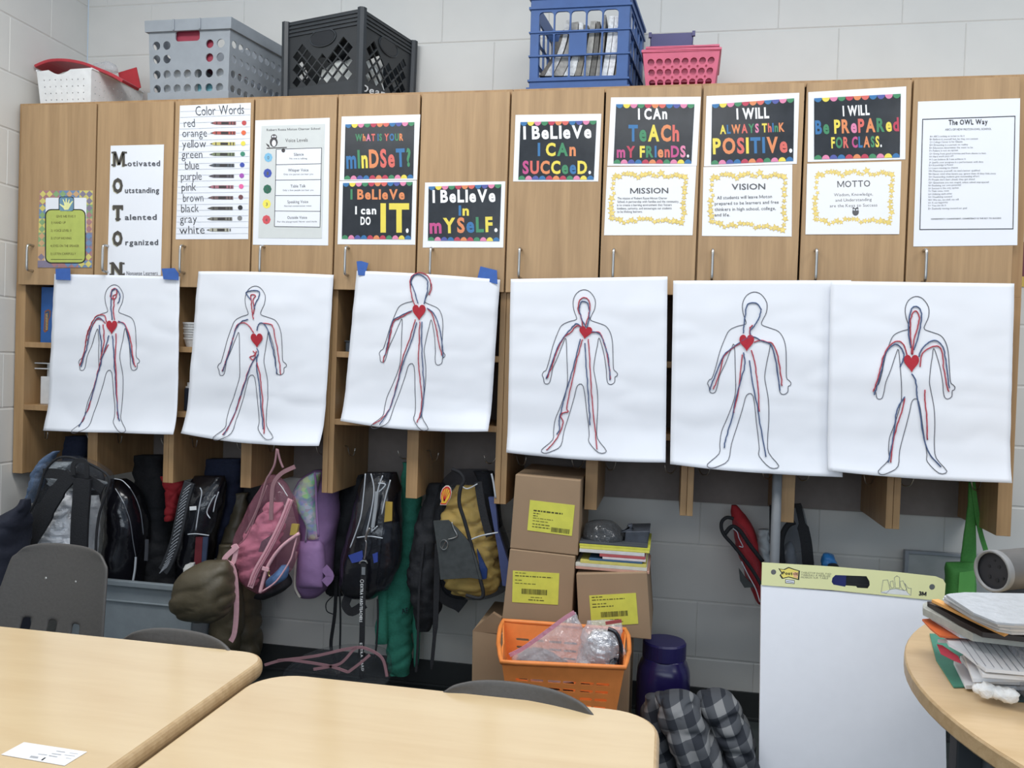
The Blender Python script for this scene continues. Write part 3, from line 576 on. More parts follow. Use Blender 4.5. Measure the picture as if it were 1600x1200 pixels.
drawing('tilted body drawing taped at both top corners, red yarn ringing the head', [(557.5, 423), (781.5, 437), (766, 673), (536, 657)], YD-.01, R6, [(748, 78), (532, 752), (782, 768)], (740, 255, 62, 76, 0),
        [[(722, 228), (708, 180), (700, 120), (715, 90), (748, 80), (780, 95), (793, 125), (795, 150), (785, 178)], [(705, 250), (660, 275), (625, 295), (612, 340), (600, 400), (580, 455), (577, 475)], [(778, 240), (798, 265), (815, 330), (825, 390), (838, 445)], [(722, 285), (700, 360), (670, 440), (650, 520), (632, 590), (605, 680), (575, 725), (540, 748)], [(742, 295), (738, 400), (735, 480), (742, 560), (748, 640), (742, 710), (730, 740)]],
        [[(735, 215), (720, 160), (705, 120), (720, 92), (745, 88), (775, 110), (778, 150), (762, 218)], [(708, 245), (655, 270), (622, 290), (608, 340), (595, 400), (585, 445)], [(775, 235), (805, 260), (825, 310), (838, 380), (843, 455)], [(728, 298), (705, 380), (670, 470), (645, 550), (620, 640), (595, 705), (570, 750)], [(752, 295), (750, 400), (755, 520), (758, 600), (750, 690), (745, 720)]], 3, .035, .012, .036)
drawing('body drawing with curled red yarn at the left knee, above the stacked cartons', [(798, 436), (1043, 432), (1040, 721), (793, 706)], YD-.041, R7, [(375, 150), (193, 862), (480, 868)], (385, 342, 62, 62, .15),
        [[(385, 312), (400, 260), (405, 220), (395, 192), (375, 186), (358, 200), (352, 240), (365, 270), (372, 312)], [(368, 318), (345, 312), (318, 342), (290, 362), (262, 415), (240, 480), (215, 545)], [(412, 342), (445, 340), (462, 370), (480, 430), (490, 490), (497, 550)], [(372, 372), (350, 450), (330, 540), (310, 630), (302, 680), (308, 695), (285, 700), (275, 715), (285, 740), (275, 780), (250, 825), (215, 865)], [(398, 370), (405, 480), (412, 600), (420, 700), (430, 790), (438, 862)]],
        [[(392, 320), (402, 270), (398, 220), (385, 204), (365, 206), (358, 240), (368, 280), (388, 318)], [(370, 320), (345, 302), (320, 325), (290, 360), (260, 410), (235, 480), (210, 548)], [(410, 338), (440, 342), (460, 365), (475, 410), (488, 460), (495, 555)], [(362, 370), (345, 440), (325, 520), (300, 600), (280, 680), (268, 730), (270, 770), (258, 795)], [(382, 388), (388, 480), (395, 580), (402, 680), (405, 755)]], 4, .03, .008)
drawing('body drawing partly covered by the rightmost sheet, grey yarn loop in the head', [(1052, 438.5), (1330, 438), (1314, 744), (1047, 724)], YD-.041, R7, [(1137, 160), (928, 925), (1246, 935)], (1105, 388, 70, 82, 0),
        [[(1118, 352), (1120, 322), (1132, 308)], [(1075, 390), (1030, 420), (1000, 455), (990, 500), (970, 560), (955, 595)], [(1138, 385), (1168, 376), (1195, 384), (1218, 390), (1238, 430), (1253, 500), (1263, 580)], [(1085, 440), (1075, 540), (1065, 620), (1045, 700)], [(1125, 420), (1140, 470), (1150, 540), (1158, 620), (1160, 695)]],
        [[(1090, 345), (1095, 290), (1105, 225), (1120, 210), (1150, 212), (1168, 240), (1160, 275), (1140, 310), (1120, 335), (1125, 360)], [(1075, 385), (1040, 410), (1005, 440), (985, 480), (965, 530), (945, 580), (940, 600)], [(1080, 380), (1130, 360), (1170, 378), (1210, 395), (1230, 450), (1248, 560), (1253, 600)], [(1090, 430), (1097, 480), (1080, 550), (1055, 640), (1040, 720), (1015, 800), (1003, 855)], [(1117, 465), (1130, 560), (1150, 660), (1170, 780), (1190, 895)]], 5, .03, .006)
drawing('body drawing at the right end overlapping its neighbour, large heart low on the chest', [(1298, 439), (1585, 443), (1576, 753), (1292, 734)], YD-.055, R8, [(717, 180), (543, 955), (850, 958)], (697, 480, 72, 86, 0),
        [[(700, 440), (695, 370), (693, 290), (705, 252), (722, 248), (732, 280), (722, 330), (708, 380), (703, 440)], [(680, 450), (665, 400), (640, 380), (605, 395), (575, 440), (555, 510), (535, 580), (525, 605)], [(735, 495), (745, 440), (775, 412), (815, 402), (835, 430), (842, 500), (855, 580), (865, 605)], [(668, 635), (655, 690), (635, 750), (615, 830), (600, 920)], [(758, 597), (758, 650), (765, 720), (768, 820)]],
        [[(695, 410), (685, 340), (688, 270), (705, 228), (730, 230), (742, 260), (738, 310), (725, 370), (708, 420)], [(645, 495), (660, 465), (662, 430), (635, 395), (605, 405), (580, 440), (562, 510), (540, 590), (530, 620)], [(730, 450), (745, 415), (775, 385), (810, 378), (840, 410), (852, 470), (860, 540), (865, 590)], [(668, 628), (640, 670), (628, 710), (620, 780), (605, 860), (590, 920)], [(698, 525), (715, 560), (722, 620), (735, 700), (750, 800), (775, 880), (825, 940)]], 6, .03, .006)
for pts, lab in ((q(R5, (248, 56), (314, 54), (315, 108), (250, 106)), 'blue tape under the lime rules card'), (q(R5, (722, 56), (780, 54), (798, 78), (797, 108), (730, 104)), 'blue tape over the foot of the tall acrostic poster'),
                 (q(R6, (449, 24), (470, 22), (502, 32), (486, 88), (456, 86)), 'short blue tape at the left corner of the tilted drawing'), (q(R6, (1002, 46), (1076, 64), (1078, 126), (988, 102)), 'slanted blue tape at the right corner of the tilted drawing')):
    mb = MB().prism([aty(u, v, YD-.017) for u, v in pts], (0, -.0006, 0)); single('masking_tape', lab, 'tape', mb, BTAPE, 'blue tape strips holding the drawings')
# ================================================================== ON TOP OF THE CABINETS
ZC = ZT
def bil(bl, br, tl, tr, W, H):
    bl, br, tl, tr = map(Vector, (bl, br, tl, tr))
    return lambda x, y: (bl*(1-x/W)+br*(x/W))*(1-y/H)+(tl*(1-x/W)+tr*(x/W))*(y/H)
def rectpts(W, H): return [(0, 0), (W, 0), (W, H), (0, H)]
def tub(T, top, z0, z1, inset, th, mats, holesets, names, tops=None):
    """four plates FL FR BR BL with holes + bottom, each a part"""
    tp = [Vector((x, y, z1)) if len(p) == 2 else Vector(p) for p in top for x, y in [p[:2]]]; c = sum(tp, Vector())/4
    bt = []
    for p in tp:
        d = Vector((c.x-p.x, c.y-p.y, 0)); d.normalize(); bt.append(Vector((p.x+d.x*inset, p.y+d.y*inset, z0)))
    for k in range(4):
        j = (k+1) % 4; W = (tp[j]-tp[k]).length; H = ((tp[k]-bt[k]).length+(tp[j]-bt[j]).length)/2
        out, holes = holesets[k](W, H) if holesets[k] else (rectpts(W, H), [])
        mid = (tp[k]+tp[j])/2; e = Vector((c.x-mid.x, c.y-mid.y, 0)).normalized()*th
        mb = MB().panel(out, holes, bil(bt[k], bt[j], tp[k], tp[j], W, H), e); mesh(names[k], mb, mats, T)
    mb = MB().prism([b+Vector((0, 0, .0005)) for b in bt], (0, 0, th)); mesh('bottom', mb, mats, T)
    return tp, bt
SIDES = ['front_wall', 'side_wall', 'rear_wall', 'side_wall']
def rim(T, tp, r, m, name='rim'):
    mb = MB().tube(tp, r, 6, closed=True); mesh(name, mb, m, T)
def band(mb, tp, bt, t0, t1, out):
    c = sum(tp, Vector())/4
    for k in range(4):
        j = (k+1) % 4; mid = (tp[k]+tp[j])/2; e = Vector((mid.x-c.x, mid.y-c.y, 0)).normalized()*out; a = (tp[j]-tp[k]).normalized()*out
        f = lambda p, b, t: b+(p-b)*t
        A, B = f(tp[k], bt[k], t0), f(tp[j], bt[j], t0); A1, B1 = f(tp[k], bt[k], t1), f(tp[j], bt[j], t1)
        mb.hexa([A-a+e, B+a+e, B, A, A1-a+e, B1+a+e, B1, A1])
# white basket
WB = M('white_plastic', (232, 233, 232), .4); RED = M('red_plastic', (178, 52, 62), .4)
T = thing('storage_basket', 'white plastic basket with rows of tiny holes at the left end on top', 'basket', (.145, .17, ZC))
def dots(nx, ny, r, x0, x1, y0, y1, dip=False):
    def f(W, H):
        o = rectpts(W, H)
        if dip: o = [(0, 0), (W, 0), (W, H*1.02)]+[(W*(.62-.4*i/10), H*(1-.13*math.sin(math.pi*i/10))) for i in range(11)]+[(0, H*.97)]
        return o, [circ(W*(x0+(x1-x0)*i/(nx-1)), H*(y0+(y1-y0)*j/(ny-1)), r, 7) for i in range(nx) for j in range(ny)]
    return f
tp, bt = tub(T, [(.021, .03), (.25, .03), (.276, .30), (.045, .30)], ZC+.0005, 2.271, .016, .003, WB, [dots(8, 4, .0028, .12, .86, .17, .72, True), dots(11, 4, .0028, .08, .93, .17, .72), None, dots(11, 4, .0028, .08, .93, .17, .72)], SIDES)
mb = MB()
for k in (1, 2, 3): mb.tube([tp[k], tp[(k+1) % 4]], .004, 6)
mesh('rim', mb, WB, T)
KW = K(0, 0, .1875)
mb = MB().ribbon(smooth_path([aty(*KW(x, y), .11) for x, y in ((365, 590), (480, 545), (620, 540), (760, 565), (880, 610), (1000, 660), (1090, 712))], 4), .10, .012, (0, 0, 1)); single('tray_lid', 'curved red plastic lid lying in the white basket', 'lid', mb, RED, smooth=False, bevel=.003)
mb = MB().prism([aty(*KW(x, y), .25) for x, y in ((985, 605), (1135, 560), (1172, 728), (1015, 780))], (0, .004, 0)); single('red_card', 'red card standing at the back of the white basket', 'card', mb, M('red_card', (190, 50, 58), .6))
mb = MB().loft([(97, 160, 172, .02, .22), (103, 148, 182, .05, .22), (112, 145, 184, .05, .22)], amp=.006, fr=30); single('clear_wrapper', 'crumpled clear wrapper showing above the white basket', 'wrapper', mb, film('wrapper_film', (220, 222, 224), .3), smooth=True)
# grey crate
GR = M('grey_plastic', (146, 152, 158), .45, var=.05)
T = thing('storage_crate', 'grey plastic crate with round holes, second from the left on top', 'crate', (.67, .18, ZC))
def ghf(W, H):
    k = W/325; hs = [circ((x-625)*k, (372-y)*H/282, 15.5*k, 14) for y, xs in ((175, (655, 697, 870, 914)), (222, (655, 697, 870, 914)), (275, (655, 697, 739, 781, 825, 870, 914)), (325, (655, 697, 739, 781, 825, 870, 914))) for x in xs]
    return rectpts(W, H), hs+[rrect((732-625)*k, (160-0)*0+(372-163)*H/282, (830-625)*k, (372-126)*H/282, .012)]
def ghs(W, H): return rectpts(W, H), [circ(W*(.08+.84*i/7), H*(.165+.18*j), .0135, 12) for i in range(8) for j in range(4)]
tp, bt = tub(T, [(.478, .03), (.80, .03), (.862, .322), (.535, .322)], ZC+.0005, 2.431, .012, .004, GR, [ghf, ghs, None, ghs], SIDES)
mb = MB(); band(mb, tp, bt, .86, 1.0, .009)
for f in (.33, .65):
    p = tp[0]*(1-f)+tp[1]*f; mb.box((p.x-.003, p.y-.013, 2.392), (p.x+.003, p.y-.004, 2.431))
mesh('rim', mb, GR, T, bevel=.001); mb = MB(); band(mb, tp, bt, .01, .12, .006); mesh('base_band', mb, GR, T, bevel=.001)
WHITEB = M('white_card', (228, 230, 230), .6); TEALC = M('teal_card', (112, 170, 180), .6)
mb = MB().box((.53, .06, ZC+.006), (.66, .29, ZC+.135)); single('paper_stack', 'white papers seen through the lower holes of the grey crate', 'papers', mb, WHITEB)
mb = MB().box((.665, .055, ZC+.006), (.72, .29, ZC+.09)); single('teal_folder', 'pale teal folder inside the grey crate', 'folder', mb, TEALC)
mb = MB().box((.725, .06, ZC+.006), (.78, .29, ZC+.125)); single('paper_block', 'white paper block at the right inside the grey crate', 'papers', mb, WHITEB)
mb = MB().box((.58, .045, ZC+.14), (.73, .06, ZC+.27)); mb.box((.55, .06, ZC+.137), (.77, .2, ZC+.15)); single('red_folder', 'dark red folder behind the handle of the grey crate', 'folder', mb, M('dark_red_card', (150, 48, 68), .5))
# black milk crate
BK = M('black_plastic', (40, 43, 46), .42, var=.1); BKR = M('black_ribbed_plastic', (46, 50, 54), .4, var=.1)
N_, L_, R_r = Vector((1.29, .03)), Vector((.969, .119)), Vector((1.378, .332)); F_ = L_+R_r-N_
T = thing('milk_crate', 'black lattice milk crate standing turned on top of the cabinets', 'crate', ((N_.x+F_.x)/2, (N_.y+F_.y)/2, ZC))
def lattice(W, H):
    hs = []; s = .0265
    for j in range(8):
        for i in range(16):
            x = .050+(i+.5*(j % 2))*s*1.72; y = H*.22+.016+j*s*.86
            if x > W-.048 or y > H*.72: continue
            if ((x-W*.5)/.085)**2+((y-H*.745)/.062)**2 < 1: continue
            hs.append([(x+s*.74, y), (x, y+s*.74), (x-s*.74, y), (x, y-s*.74)])
    return rectpts(W, H), hs
tp, bt = tub(T, [L_, N_, R_r, F_], ZC+.0005, 2.441, .004, .006, BK, [lattice, lattice, lambda W, H: (rectpts(W, H), lattice(W, H)[1][1::4]), lambda W, H: (rectpts(W, H), lattice(W, H)[1][2::4])], SIDES)
mb = MB(); band(mb, tp, bt, 0, .2, .004); mesh('base_band', mb, BKR, T, bevel=.001)
mb = MB()
for t in (.82, .865, .91, .955): band(mb, tp, bt, t, t+.022, .004)
mesh('top_ribs', mb, BKR, T)
for p, b in zip(tp, bt): mb = MB().prism([b+Vector((x, y, .004)) for x, y in circ(0, 0, .017, 8)], (p.x-b.x, p.y-b.y, p.z-b.z-.004)); mesh('corner_post', mb, BKR, T)
mb = MB(); nR = Vector((R_r.y-N_.y, -(R_r.x-N_.x), 0)).normalized(); pl = Vector((N_.x, N_.y, 2.16))+nR*.0052
text(mb, 'Dean', (563, 142), (601, 152), 11, lambda u, v: atp(u, v, pl, nR), 0, bold=.02); mesh('lettering', mb, M('white_print', (226, 228, 228)), T)
for a_, b_ in ((L_, N_), (N_, R_r)):
    d_ = (b_-a_); W_ = d_.length; d_ = Vector((d_.x, d_.y, 0)).normalized(); n_ = Vector((d_.y, -d_.x, 0)); o_ = Vector((a_.x, a_.y, 0)); h_ = .3*.745+ZC
    mb = MB().prism([o_+d_*(W_*.5+.052*math.cos(t))+Vector((0, 0, h_+.027*math.sin(t)))+n_*.001 for t in [2*math.pi*k/20 for k in range(20)]], n_*.0012); gp = mesh('grip_shade_plate', mb, M('grip_shade_black', (26, 29, 34), .35), T)  # flat dark plate; the shade of a grip recess is put into its colour
    mb = MB().tube([o_+d_*(W_*.5+.056*math.cos(t))+Vector((0, 0, h_+.030*math.sin(t)))+n_*.001 for t in [2*math.pi*k/24 for k in range(24)]], .003, 6, closed=True); mesh('grip_rim', mb, BKR, gp)
mb = MB().blob((1.17, .18, ZC+.235), (.125, .085, .06), .3, 4, 6); single('dark_cloth', 'dark cloth bundle filling the top of the black lattice crate', 'cloth', mb, M('charcoal_cloth', (44, 47, 52), .85))
mb = MB().blob((1.20, .17, ZC+.09), (.12, .085, .085), .35, 4, 3); single('paper_bundle', 'crumpled pale papers inside the black lattice crate', 'papers', mb, M('pale_paper', (205, 208, 204), .7))
# blue crate
BL = M('blue_plastic', (56, 90, 146), .45)
KBc = K(820, 0, .2)
FLx, FRx = aty(828, 60, .03).x, aty(984, 60, .03).x; BRx = aty(1006, 70, .335).x
T = thing('open_crate', 'blue open grid crate full of magazines on top', 'crate', ((FLx+FRx)/2+.03, .18, ZC))
def bgrid(nc, nr):
    def f(W, H):
        hs = []; x0, x1, y0, y1 = .026, W-.036, .042, H-.05
        for i in range(nc):
            for j in range(nr):
                if nc == 5 and i == 2 and j == 1: continue
                a, b = x0+(x1-x0)*i/nc+.0025, x0+(x1-x0)*(i+1)/nc-.0025; c, d = y0+(y1-y0)*j/nr+.0025, y0+(y1-y0)*(j+1)/nr-.0025
                hs.append(rrect(a, c, b, d, .012 if j == nr-1 else .004, 3))
        return rectpts(W, H), hs
    return f
tp, bt = tub(T, [(FLx, .03), (FRx, .03), (BRx, .335), (BRx-(FRx-FLx), .335)], ZC+.0005, 2.452, .003, .007, BL, [bgrid(5, 3), bgrid(4, 3), bgrid(5, 3), bgrid(4, 3)], SIDES)
mb = MB(); band(mb, tp, bt, .0, .035, .008); band(mb, tp, bt, .1, .12, .005); mesh('base_band', mb, BL, T)
mb = MB(); band(mb, tp, bt, .86, .885, .005); band(mb, tp, bt, .965, 1, .006)
for t in (.36, .61):
    band(mb, tp, bt, t, t+.016, .004)
mesh('rails', mb, BL, T)
mags = [((285, 240), (308, 232), (150, 592), (112, 592), (92, 88, 84)), ((322, 158), (354, 152), (212, 592), (155, 592), (190, 190, 190)), ((362, 178), (418, 168), (296, 592), (218, 592), (148, 146, 142)), ((425, 178), (455, 172), (382, 592), (302, 592), (206, 208, 208)), ((462, 192), (500, 200), (436, 592), (388, 592), (122, 118, 110)),
        ((515, 166), (553, 162), (500, 592), (442, 592), (160, 158, 152)), ((560, 166), (590, 170), (546, 592), (506, 592), (98, 96, 92)), ((606, 120), (635, 115), (592, 592), (552, 592), (142, 140, 136)), ((660, 126), (699, 123), (640, 592), (600, 592), (210, 212, 214)), ((703, 122), (748, 126), (690, 592), (646, 592), (214, 214, 216)), ((752, 136), (780, 138), (762, 592), (700, 592), (110, 102, 92))]
ml_ = ['dark grey leaning magazine leftmost in the blue crate', 'light grey bowed magazine second from left in the blue crate', 'mid grey magazine third from left in the blue crate', 'white magazine behind the blue crate plaque', 'brown grey magazine right of the white one in the blue crate', 'grey magazine in the middle right of the blue crate', 'slim dark magazine in the middle right of the blue crate', 'tall grey magazine with the highest tip in the blue crate', 'white thick magazine, left one of the white pair in the blue crate', 'white thick magazine, right one of the white pair in the blue crate', 'brown magazine rightmost in the blue crate']
for k, (a, b, c, d, cl) in enumerate(mags):
    mb = MB(); P_ = [aty(*KBc(*p), .045) for p in (a, b, c, d)]
    def fn(s, t, P_=P_):
        p = (P_[0]*(1-s)+P_[1]*s)*(1-t)+(P_[3]*(1-s)+P_[2]*s)*t; p = p.copy(); p.x += .012*math.sin(math.pi*t)*(1 if k < 4 else .2); p.z = max(p.z, ZC+.007); return p
    edge = [fn(0, i/8) for i in range(9)]+[fn(1, 1-i/8) for i in range(9)]
    mb.prism(edge, (0, .22, 0)); single('magazine', ml_[k], 'magazine', mb, M('magazine_edge_%d' % k, cl, .7, scale=90, var=.25), 'magazines in the blue crate')
for k, (x0, x1, tp_, cl, lb) in enumerate(((205, 300, 330, (120, 116, 110), 'grey magazine lying behind the bowed ones in the blue crate'), (318, 420, 250, (172, 170, 166), 'pale magazine standing deeper behind the blue crate plaque'), (430, 520, 235, (132, 128, 122), 'grey brown magazine standing deeper in the middle of the blue crate'), (545, 650, 205, (150, 148, 142), 'grey magazine standing deeper left of the white pair in the blue crate'))):
    a_, b_ = aty(*KBc(x0, 592), .275), aty(*KBc(x1, 592), .275); z_ = max(aty(*KBc(x0, tp_), .275).z, ZC+.05)
    mb = MB().box((a_.x, .272, ZC+.007), (b_.x, .315, z_)); single('magazine', lb, 'magazine', mb, M('deep_magazine_%d' % k, cl, .7, scale=90, var=.25), 'magazines in the blue crate')
# pink basket and purple bin
PK = M('pink_plastic', (206, 98, 124), .45)
T = thing('storage_basket', 'pink basket with round holes right of the blue crate', 'basket', (2.37, .15, ZC))
def phole(W, H):
    hs = [circ(W*(.1+.8*i/7), H*(.2+.26*j), .0115, 10) for i in range(8) for j in range(3)]
    hs += [circ(W*(.157+.8*i/7), H*(.33+.26*j), .0042, 6) for i in range(7) for j in range(2)]
    return rectpts(W, H), hs
tp, bt = tub(T, [(2.246, .05), (2.492, .05), (2.497, .28), (2.251, .28)], ZC+.0005, 2.266, .02, .003, PK, [phole]*4, SIDES)
rim(T, tp, .006, PK)
T = thing('storage_basket', 'second pink basket nested inside the one with round holes', 'basket', (2.37, .165, ZC+.03))
tp, bt = tub(T, [(2.258, .06), (2.486, .06), (2.490, .275), (2.262, .275)], ZC+.03, 2.280, .02, .003, PK, [None]*4, SIDES)
rim(T, tp, .005, PK)
PU = M('purple_plastic', (66, 62, 112), .4)
T = thing('small_bin', 'small dark purple bin sitting in the pink basket', 'bin', (2.345, .17, ZC+.034))
x0, x1, zt = aty(1016, 52, .12).x, aty(1084, 52, .12).x, aty(1050, 52, .12).z
tp, bt = tub(T, [(x0, .12), (x1, .12), (x1, .24), (x0, .24)], ZC+.0345, zt, .008, .003, PU, [None]*4, SIDES)
mb = MB()
for p in tp: mb.box((p.x-.005, p.y-.005, zt-.012), (p.x+.005, p.y+.005, zt+.004))
mesh('corner_lugs', mb, PU, T)
# ================================================================== IN THE OPEN CUBBIES
SH1, SH2 = 1.2635, 1.0315
mb = MB().box((aty(64, 500, .04).x, .04, SH1), (aty(64, 500, .04).x+.075, .25, 1.47))
T = thing('game_box', 'blue boxed game standing in the top left cubby', 'box', (.1, .14, SH1)); mesh('carton', mb, M('game_blue', (44, 98, 168), .45), T)
KL = K(50, 440, 40/218); mb = MB(); pl_ = lambda u, v: aty(u, v, .0392)
ppoly2 = lambda pts, mi, d=0: mb.poly([aty(*KL(*p), .0394-d) for p in pts], mi)
ppoly2([(108, 250), (140, 235), (160, 250), (156, 300), (140, 330), (135, 415), (110, 435), (98, 420), (104, 330)], 0); ppoly2([(112, 262), (138, 246), (150, 256), (147, 300), (130, 330), (127, 405), (110, 420), (106, 410), (112, 330)], 1, .0003)
for k in range(11): ppoly2([(116, 275+k*13), (134, 270+k*13), (134, 277+k*13), (116, 282+k*13)], 2, .0005)
mesh('logo_panel', mb, [M('logo_brown', (150, 92, 60)), M('logo_blue', (62, 84, 120)), M('logo_gold', (214, 176, 84))], T)
mb = MB().box((aty(63, 610, .06).x, .06, SH2), (aty(63, 610, .06).x+.12, .28, aty(64, 588, .06).z)); single('white_box', 'plain white box on the lower left shelf', 'box', mb, WHITEB, bevel=.002)
for v0, lab in ((575, 'thin white tray on the white box, lower of the two'), (567, 'thin white tray on the white box, upper of the two')):
    z = aty(64, v0, .06).z; x = aty(57, v0, .06).x; mb = MB()
    if v0 == 575: mb.box((x, .05, z-.004), (x+.14, .27, z)); mb.box((x+.03, .08, aty(64, 588, .06).z), (x+.12, .25, z-.004))
    else: mb.box((x, .05, z-.003), (x+.14, .27, z+.001)); mb.box((x+.03, .08, aty(64, 575, .06).z), (x+.12, .25, z-.003))
    single('paper_tray', lab, 'tray', mb, [WHITEB], 'thin trays on the white box')
cx = aty(303, 520, .07); T = thing('foam_cups', 'stack of white foam cups in the cubby between the first two drawings', 'cups', (cx.x, .07, SH1)); prof = []
zt = aty(300, 503, .07).z; hh = zt-SH1
for k in range(4):
    mb = MB(); z = hh*(.30+.20*k)
    r0 = .026+.004*k
    mb.lathe((cx.x, .07, SH1), ([(.001, 0), (.025, 0), (.034, z), (.036, z), (.036, z+.006), (.033, z+.006)] if k == 0 else [(.031+.0022*k, z-.2*hh+.008), (.033+.0022*k, z), (.0355+.002*k, z), (.0355+.002*k, z+.006), (.031+.002*k, z+.005)]), 24)
    mesh('cup', mb, M('foam', (232, 234, 234), .6, scale=200), T, smooth=False)
mb = MB(); x = max(aty(274, 620, .05).x, DX[2]+.024); zt = aty(280, 606, .05).z; mb.box((x, .05, SH2), (x+.2, .29, zt)); single('dark_bin', 'dark navy bin on the lower shelf between the first two drawings', 'bin', mb, M('navy_plastic', (42, 50, 64), .5), bevel=.004)
mb = MB(); P_ = [(x+.0, .06, zt+.0005), (x+.19, .055, zt+.0005), (x+.19, .28, zt+.0005), (x+.02, .27, zt+.0005)]; mb.prism(P_, (0, 0, .006)); mb.prism([(a+.004, b+.004, c+.006) for a, b, c in P_], (0, 0, .014)); single('paper_stack', 'white papers lying on the dark navy bin', 'papers', mb, WHITEB)
mb = MB(); x = max(aty(532, 540, .06).x, DX[4]+.028); z0 = aty(540, 534, .06).z; mb.box((x, .06, SH1), (x+.16, .28, z0)); mb.box((x-.004, .056, z0), (x+.164, .284, z0+.004)); mb.box((x+.01, .07, z0+.004), (x+.15, .27, aty(540, 522, .06).z)); single('grey_case', 'dark grey case on the upper shelf left of the tilted drawing', 'case', mb, M('case_grey', (72, 80, 90), .5), bevel=.002)
mb = MB()
p = aty(538, 636, .1); p.x = max(p.x, DX[4]+.06); mb.blob((p.x+.02, .1, SH2+.045), (.05, .05, .045), .5, 5, 2); mb.tube(smooth_path([(p.x-.02, .07, SH2+.05), (p.x+.01, .06, SH2+.07), (p.x+.04, .06, SH2+.06), (p.x+.05, .07, SH2+.1), (p.x+.07, .08, SH2+.13)], 4), .008, 7); single('cable_bundle', 'bundle of white cord on the lower shelf left of the tilted drawing', 'cord', mb, WHITEB, smooth=True)
# ================================================================== HANGING BAGS AND CLOTHES
FILM = film('clear_vinyl', (92, 98, 106), .05); FILMP = film('pink_vinyl', (206, 140, 160), .15, tint=(250, 232, 238)); FILMD = film('smoky_vinyl', (60, 64, 70), .08, tint=(226, 228, 232))
BLK = M('black_fabric', (30, 31, 35), .8, scale=120, var=.2, bump=.15); NAVY = M('navy_fabric', (34, 42, 66), .85, scale=90, var=.15, bump=.15); BLKV = M('black_vinyl', (24, 24, 30), .18, var=.15, scale=25, bump=.25, spec=.8)
VIN = M('vinyl_edge_and_glint', (190, 196, 202), .12, spec=1); STRAPM = M('black_webbing', (28, 29, 33), .75, scale=200, var=.2, bump=.2)  # VIN: pale gloss for modelled vinyl highlights, also an edge and a string
OLIVE = M('olive_nylon', (84, 76, 58), .5, scale=30, var=.08, bump=.25); WBAG = M('white_plastic_bag', (248, 249, 252), .3, scale=20, var=.03, bump=.9)
DEN = M('denim', (84, 102, 128), .85, scale=160, var=.2); REDF = M('red_fabric', (176, 42, 50), .8, scale=60, bump=.2); TEAL = M('teal_fleece', (66, 152, 128), .9, scale=120, var=.1, bump=.15)
KA, KB_, KC_, KD_ = K(0, 680, .25), K(240, 700, .25), K(480, 700, .28333), K(750, 720, .29167)
Ka, Kb, Kc, Kd, Ke, Kf, Kg, Kh, KF = K(0, 690, .15), K(160, 700, .18325), K(250, 720, .16667), K(340, 700, .20833), K(440, 720, .19167), K(510, 720, .2), K(640, 720, .2), K(1100, 770, .19164), K(1340, 740, .21667)
def rows(Kx, yc, rs): return [(Kx(0, y)[1], Kx(a, 0)[0], Kx(b, 0)[0], d, yc if len(r) < 5 else r[4]) for r in rs for y, a, b, d in [r[:4]]]
def lift(Kx, y, pts): return [aty(*Kx(*p), y) for p in pts]
def bag(name, label, cat, Kx, yc, rs, mat, part='body', group=None, amp=.006, fr=16, seed=1, e=.8, cr=0):
    rr = rows(Kx, yc, rs); c = rr[-1]; p = aty((c[1]+c[2])/2, c[0], c[4]); T = thing(name, label, cat, p, group)
    mesh(part, MB().loft(rr, amp=amp, fr=fr, seed=seed, e=e, crease=cr, n=40 if cr else 24, sub=9 if cr else 5), mat, T, smooth=True); return T
def cloth(name, label, cat, Kx, yc, rs, mat, amp=.012, fr=12, seed=1):
    mb = MB().loft(rows(Kx, yc, rs), amp=amp, fr=fr, seed=seed, n=40, sub=9, crease=1); return single(name, label, cat, mb, mat, smooth=True)
def piece(T, name, Kx, yc, rs, mat, amp=.005, fr=16, seed=2, label=None, e=.8, cr=0): return mesh(name, MB().loft(rows(Kx, yc, rs), amp=amp, fr=fr, seed=seed, e=e, crease=cr, n=40 if cr else 24, sub=9 if cr else 5), mat, T, smooth=True, label=label)
def tubep(T, name, Kx, y, pts, r, mat, label=None): return mesh(name, MB().tube(smooth_path(lift(Kx, y, pts), 5), r, 7), mat, T, smooth=True, label=label)
def strap(T, name, Kx, y, pts, w_, mat, th=.004, label=None): return mesh(name, MB().ribbon(smooth_path(lift(Kx, y, pts), 5), w_, th), mat, T, label=label)
def plate(T, name, Kx, y, pts, mat, th=.004, label=None): return mesh(name, MB().prism(lift(Kx, y, pts), (0, th, 0)), mat, T, label=label, bevel=.0008)
# clear backpack behind the grey chair
T = bag('clear_backpack', 'clear backpack with wide black straps hanging at the left wall', 'backpack', Ka, -0.085, [(150, 640, 820, .03), (220, 490, 980, .10), (330, 440, 1115, .15), (450, 400, 1130, .17), (620, 335, 1090, .18), (850, 260, 1030, .18), (1100, 200, 1010, .18), (1500, 190, 1000, .17)], FILM, 'vinyl_body', amp=.008, fr=18)
strap(T, 'yoke', Ka, -0.172, [(450, 330), (600, 335), (750, 370), (920, 400), (1075, 500)], .034, STRAPM)
strap(T, 'shoulder_strap', Ka, -0.183, [(745, 345), (620, 490), (510, 660), (400, 850), (270, 1060), (150, 1300)], [.05]*6+[.06]*6+[.07]*14, STRAPM, .01)
strap(T, 'shoulder_strap', Ka, -0.183, [(860, 390), (850, 600), (835, 800), (825, 1060), (820, 1300)], .064, STRAPM, .01)
strap(T, 'grab_handle', Ka, -0.187, [(765, 350), (765, 240), (830, 195), (900, 230), (905, 380)], .016, STRAPM)
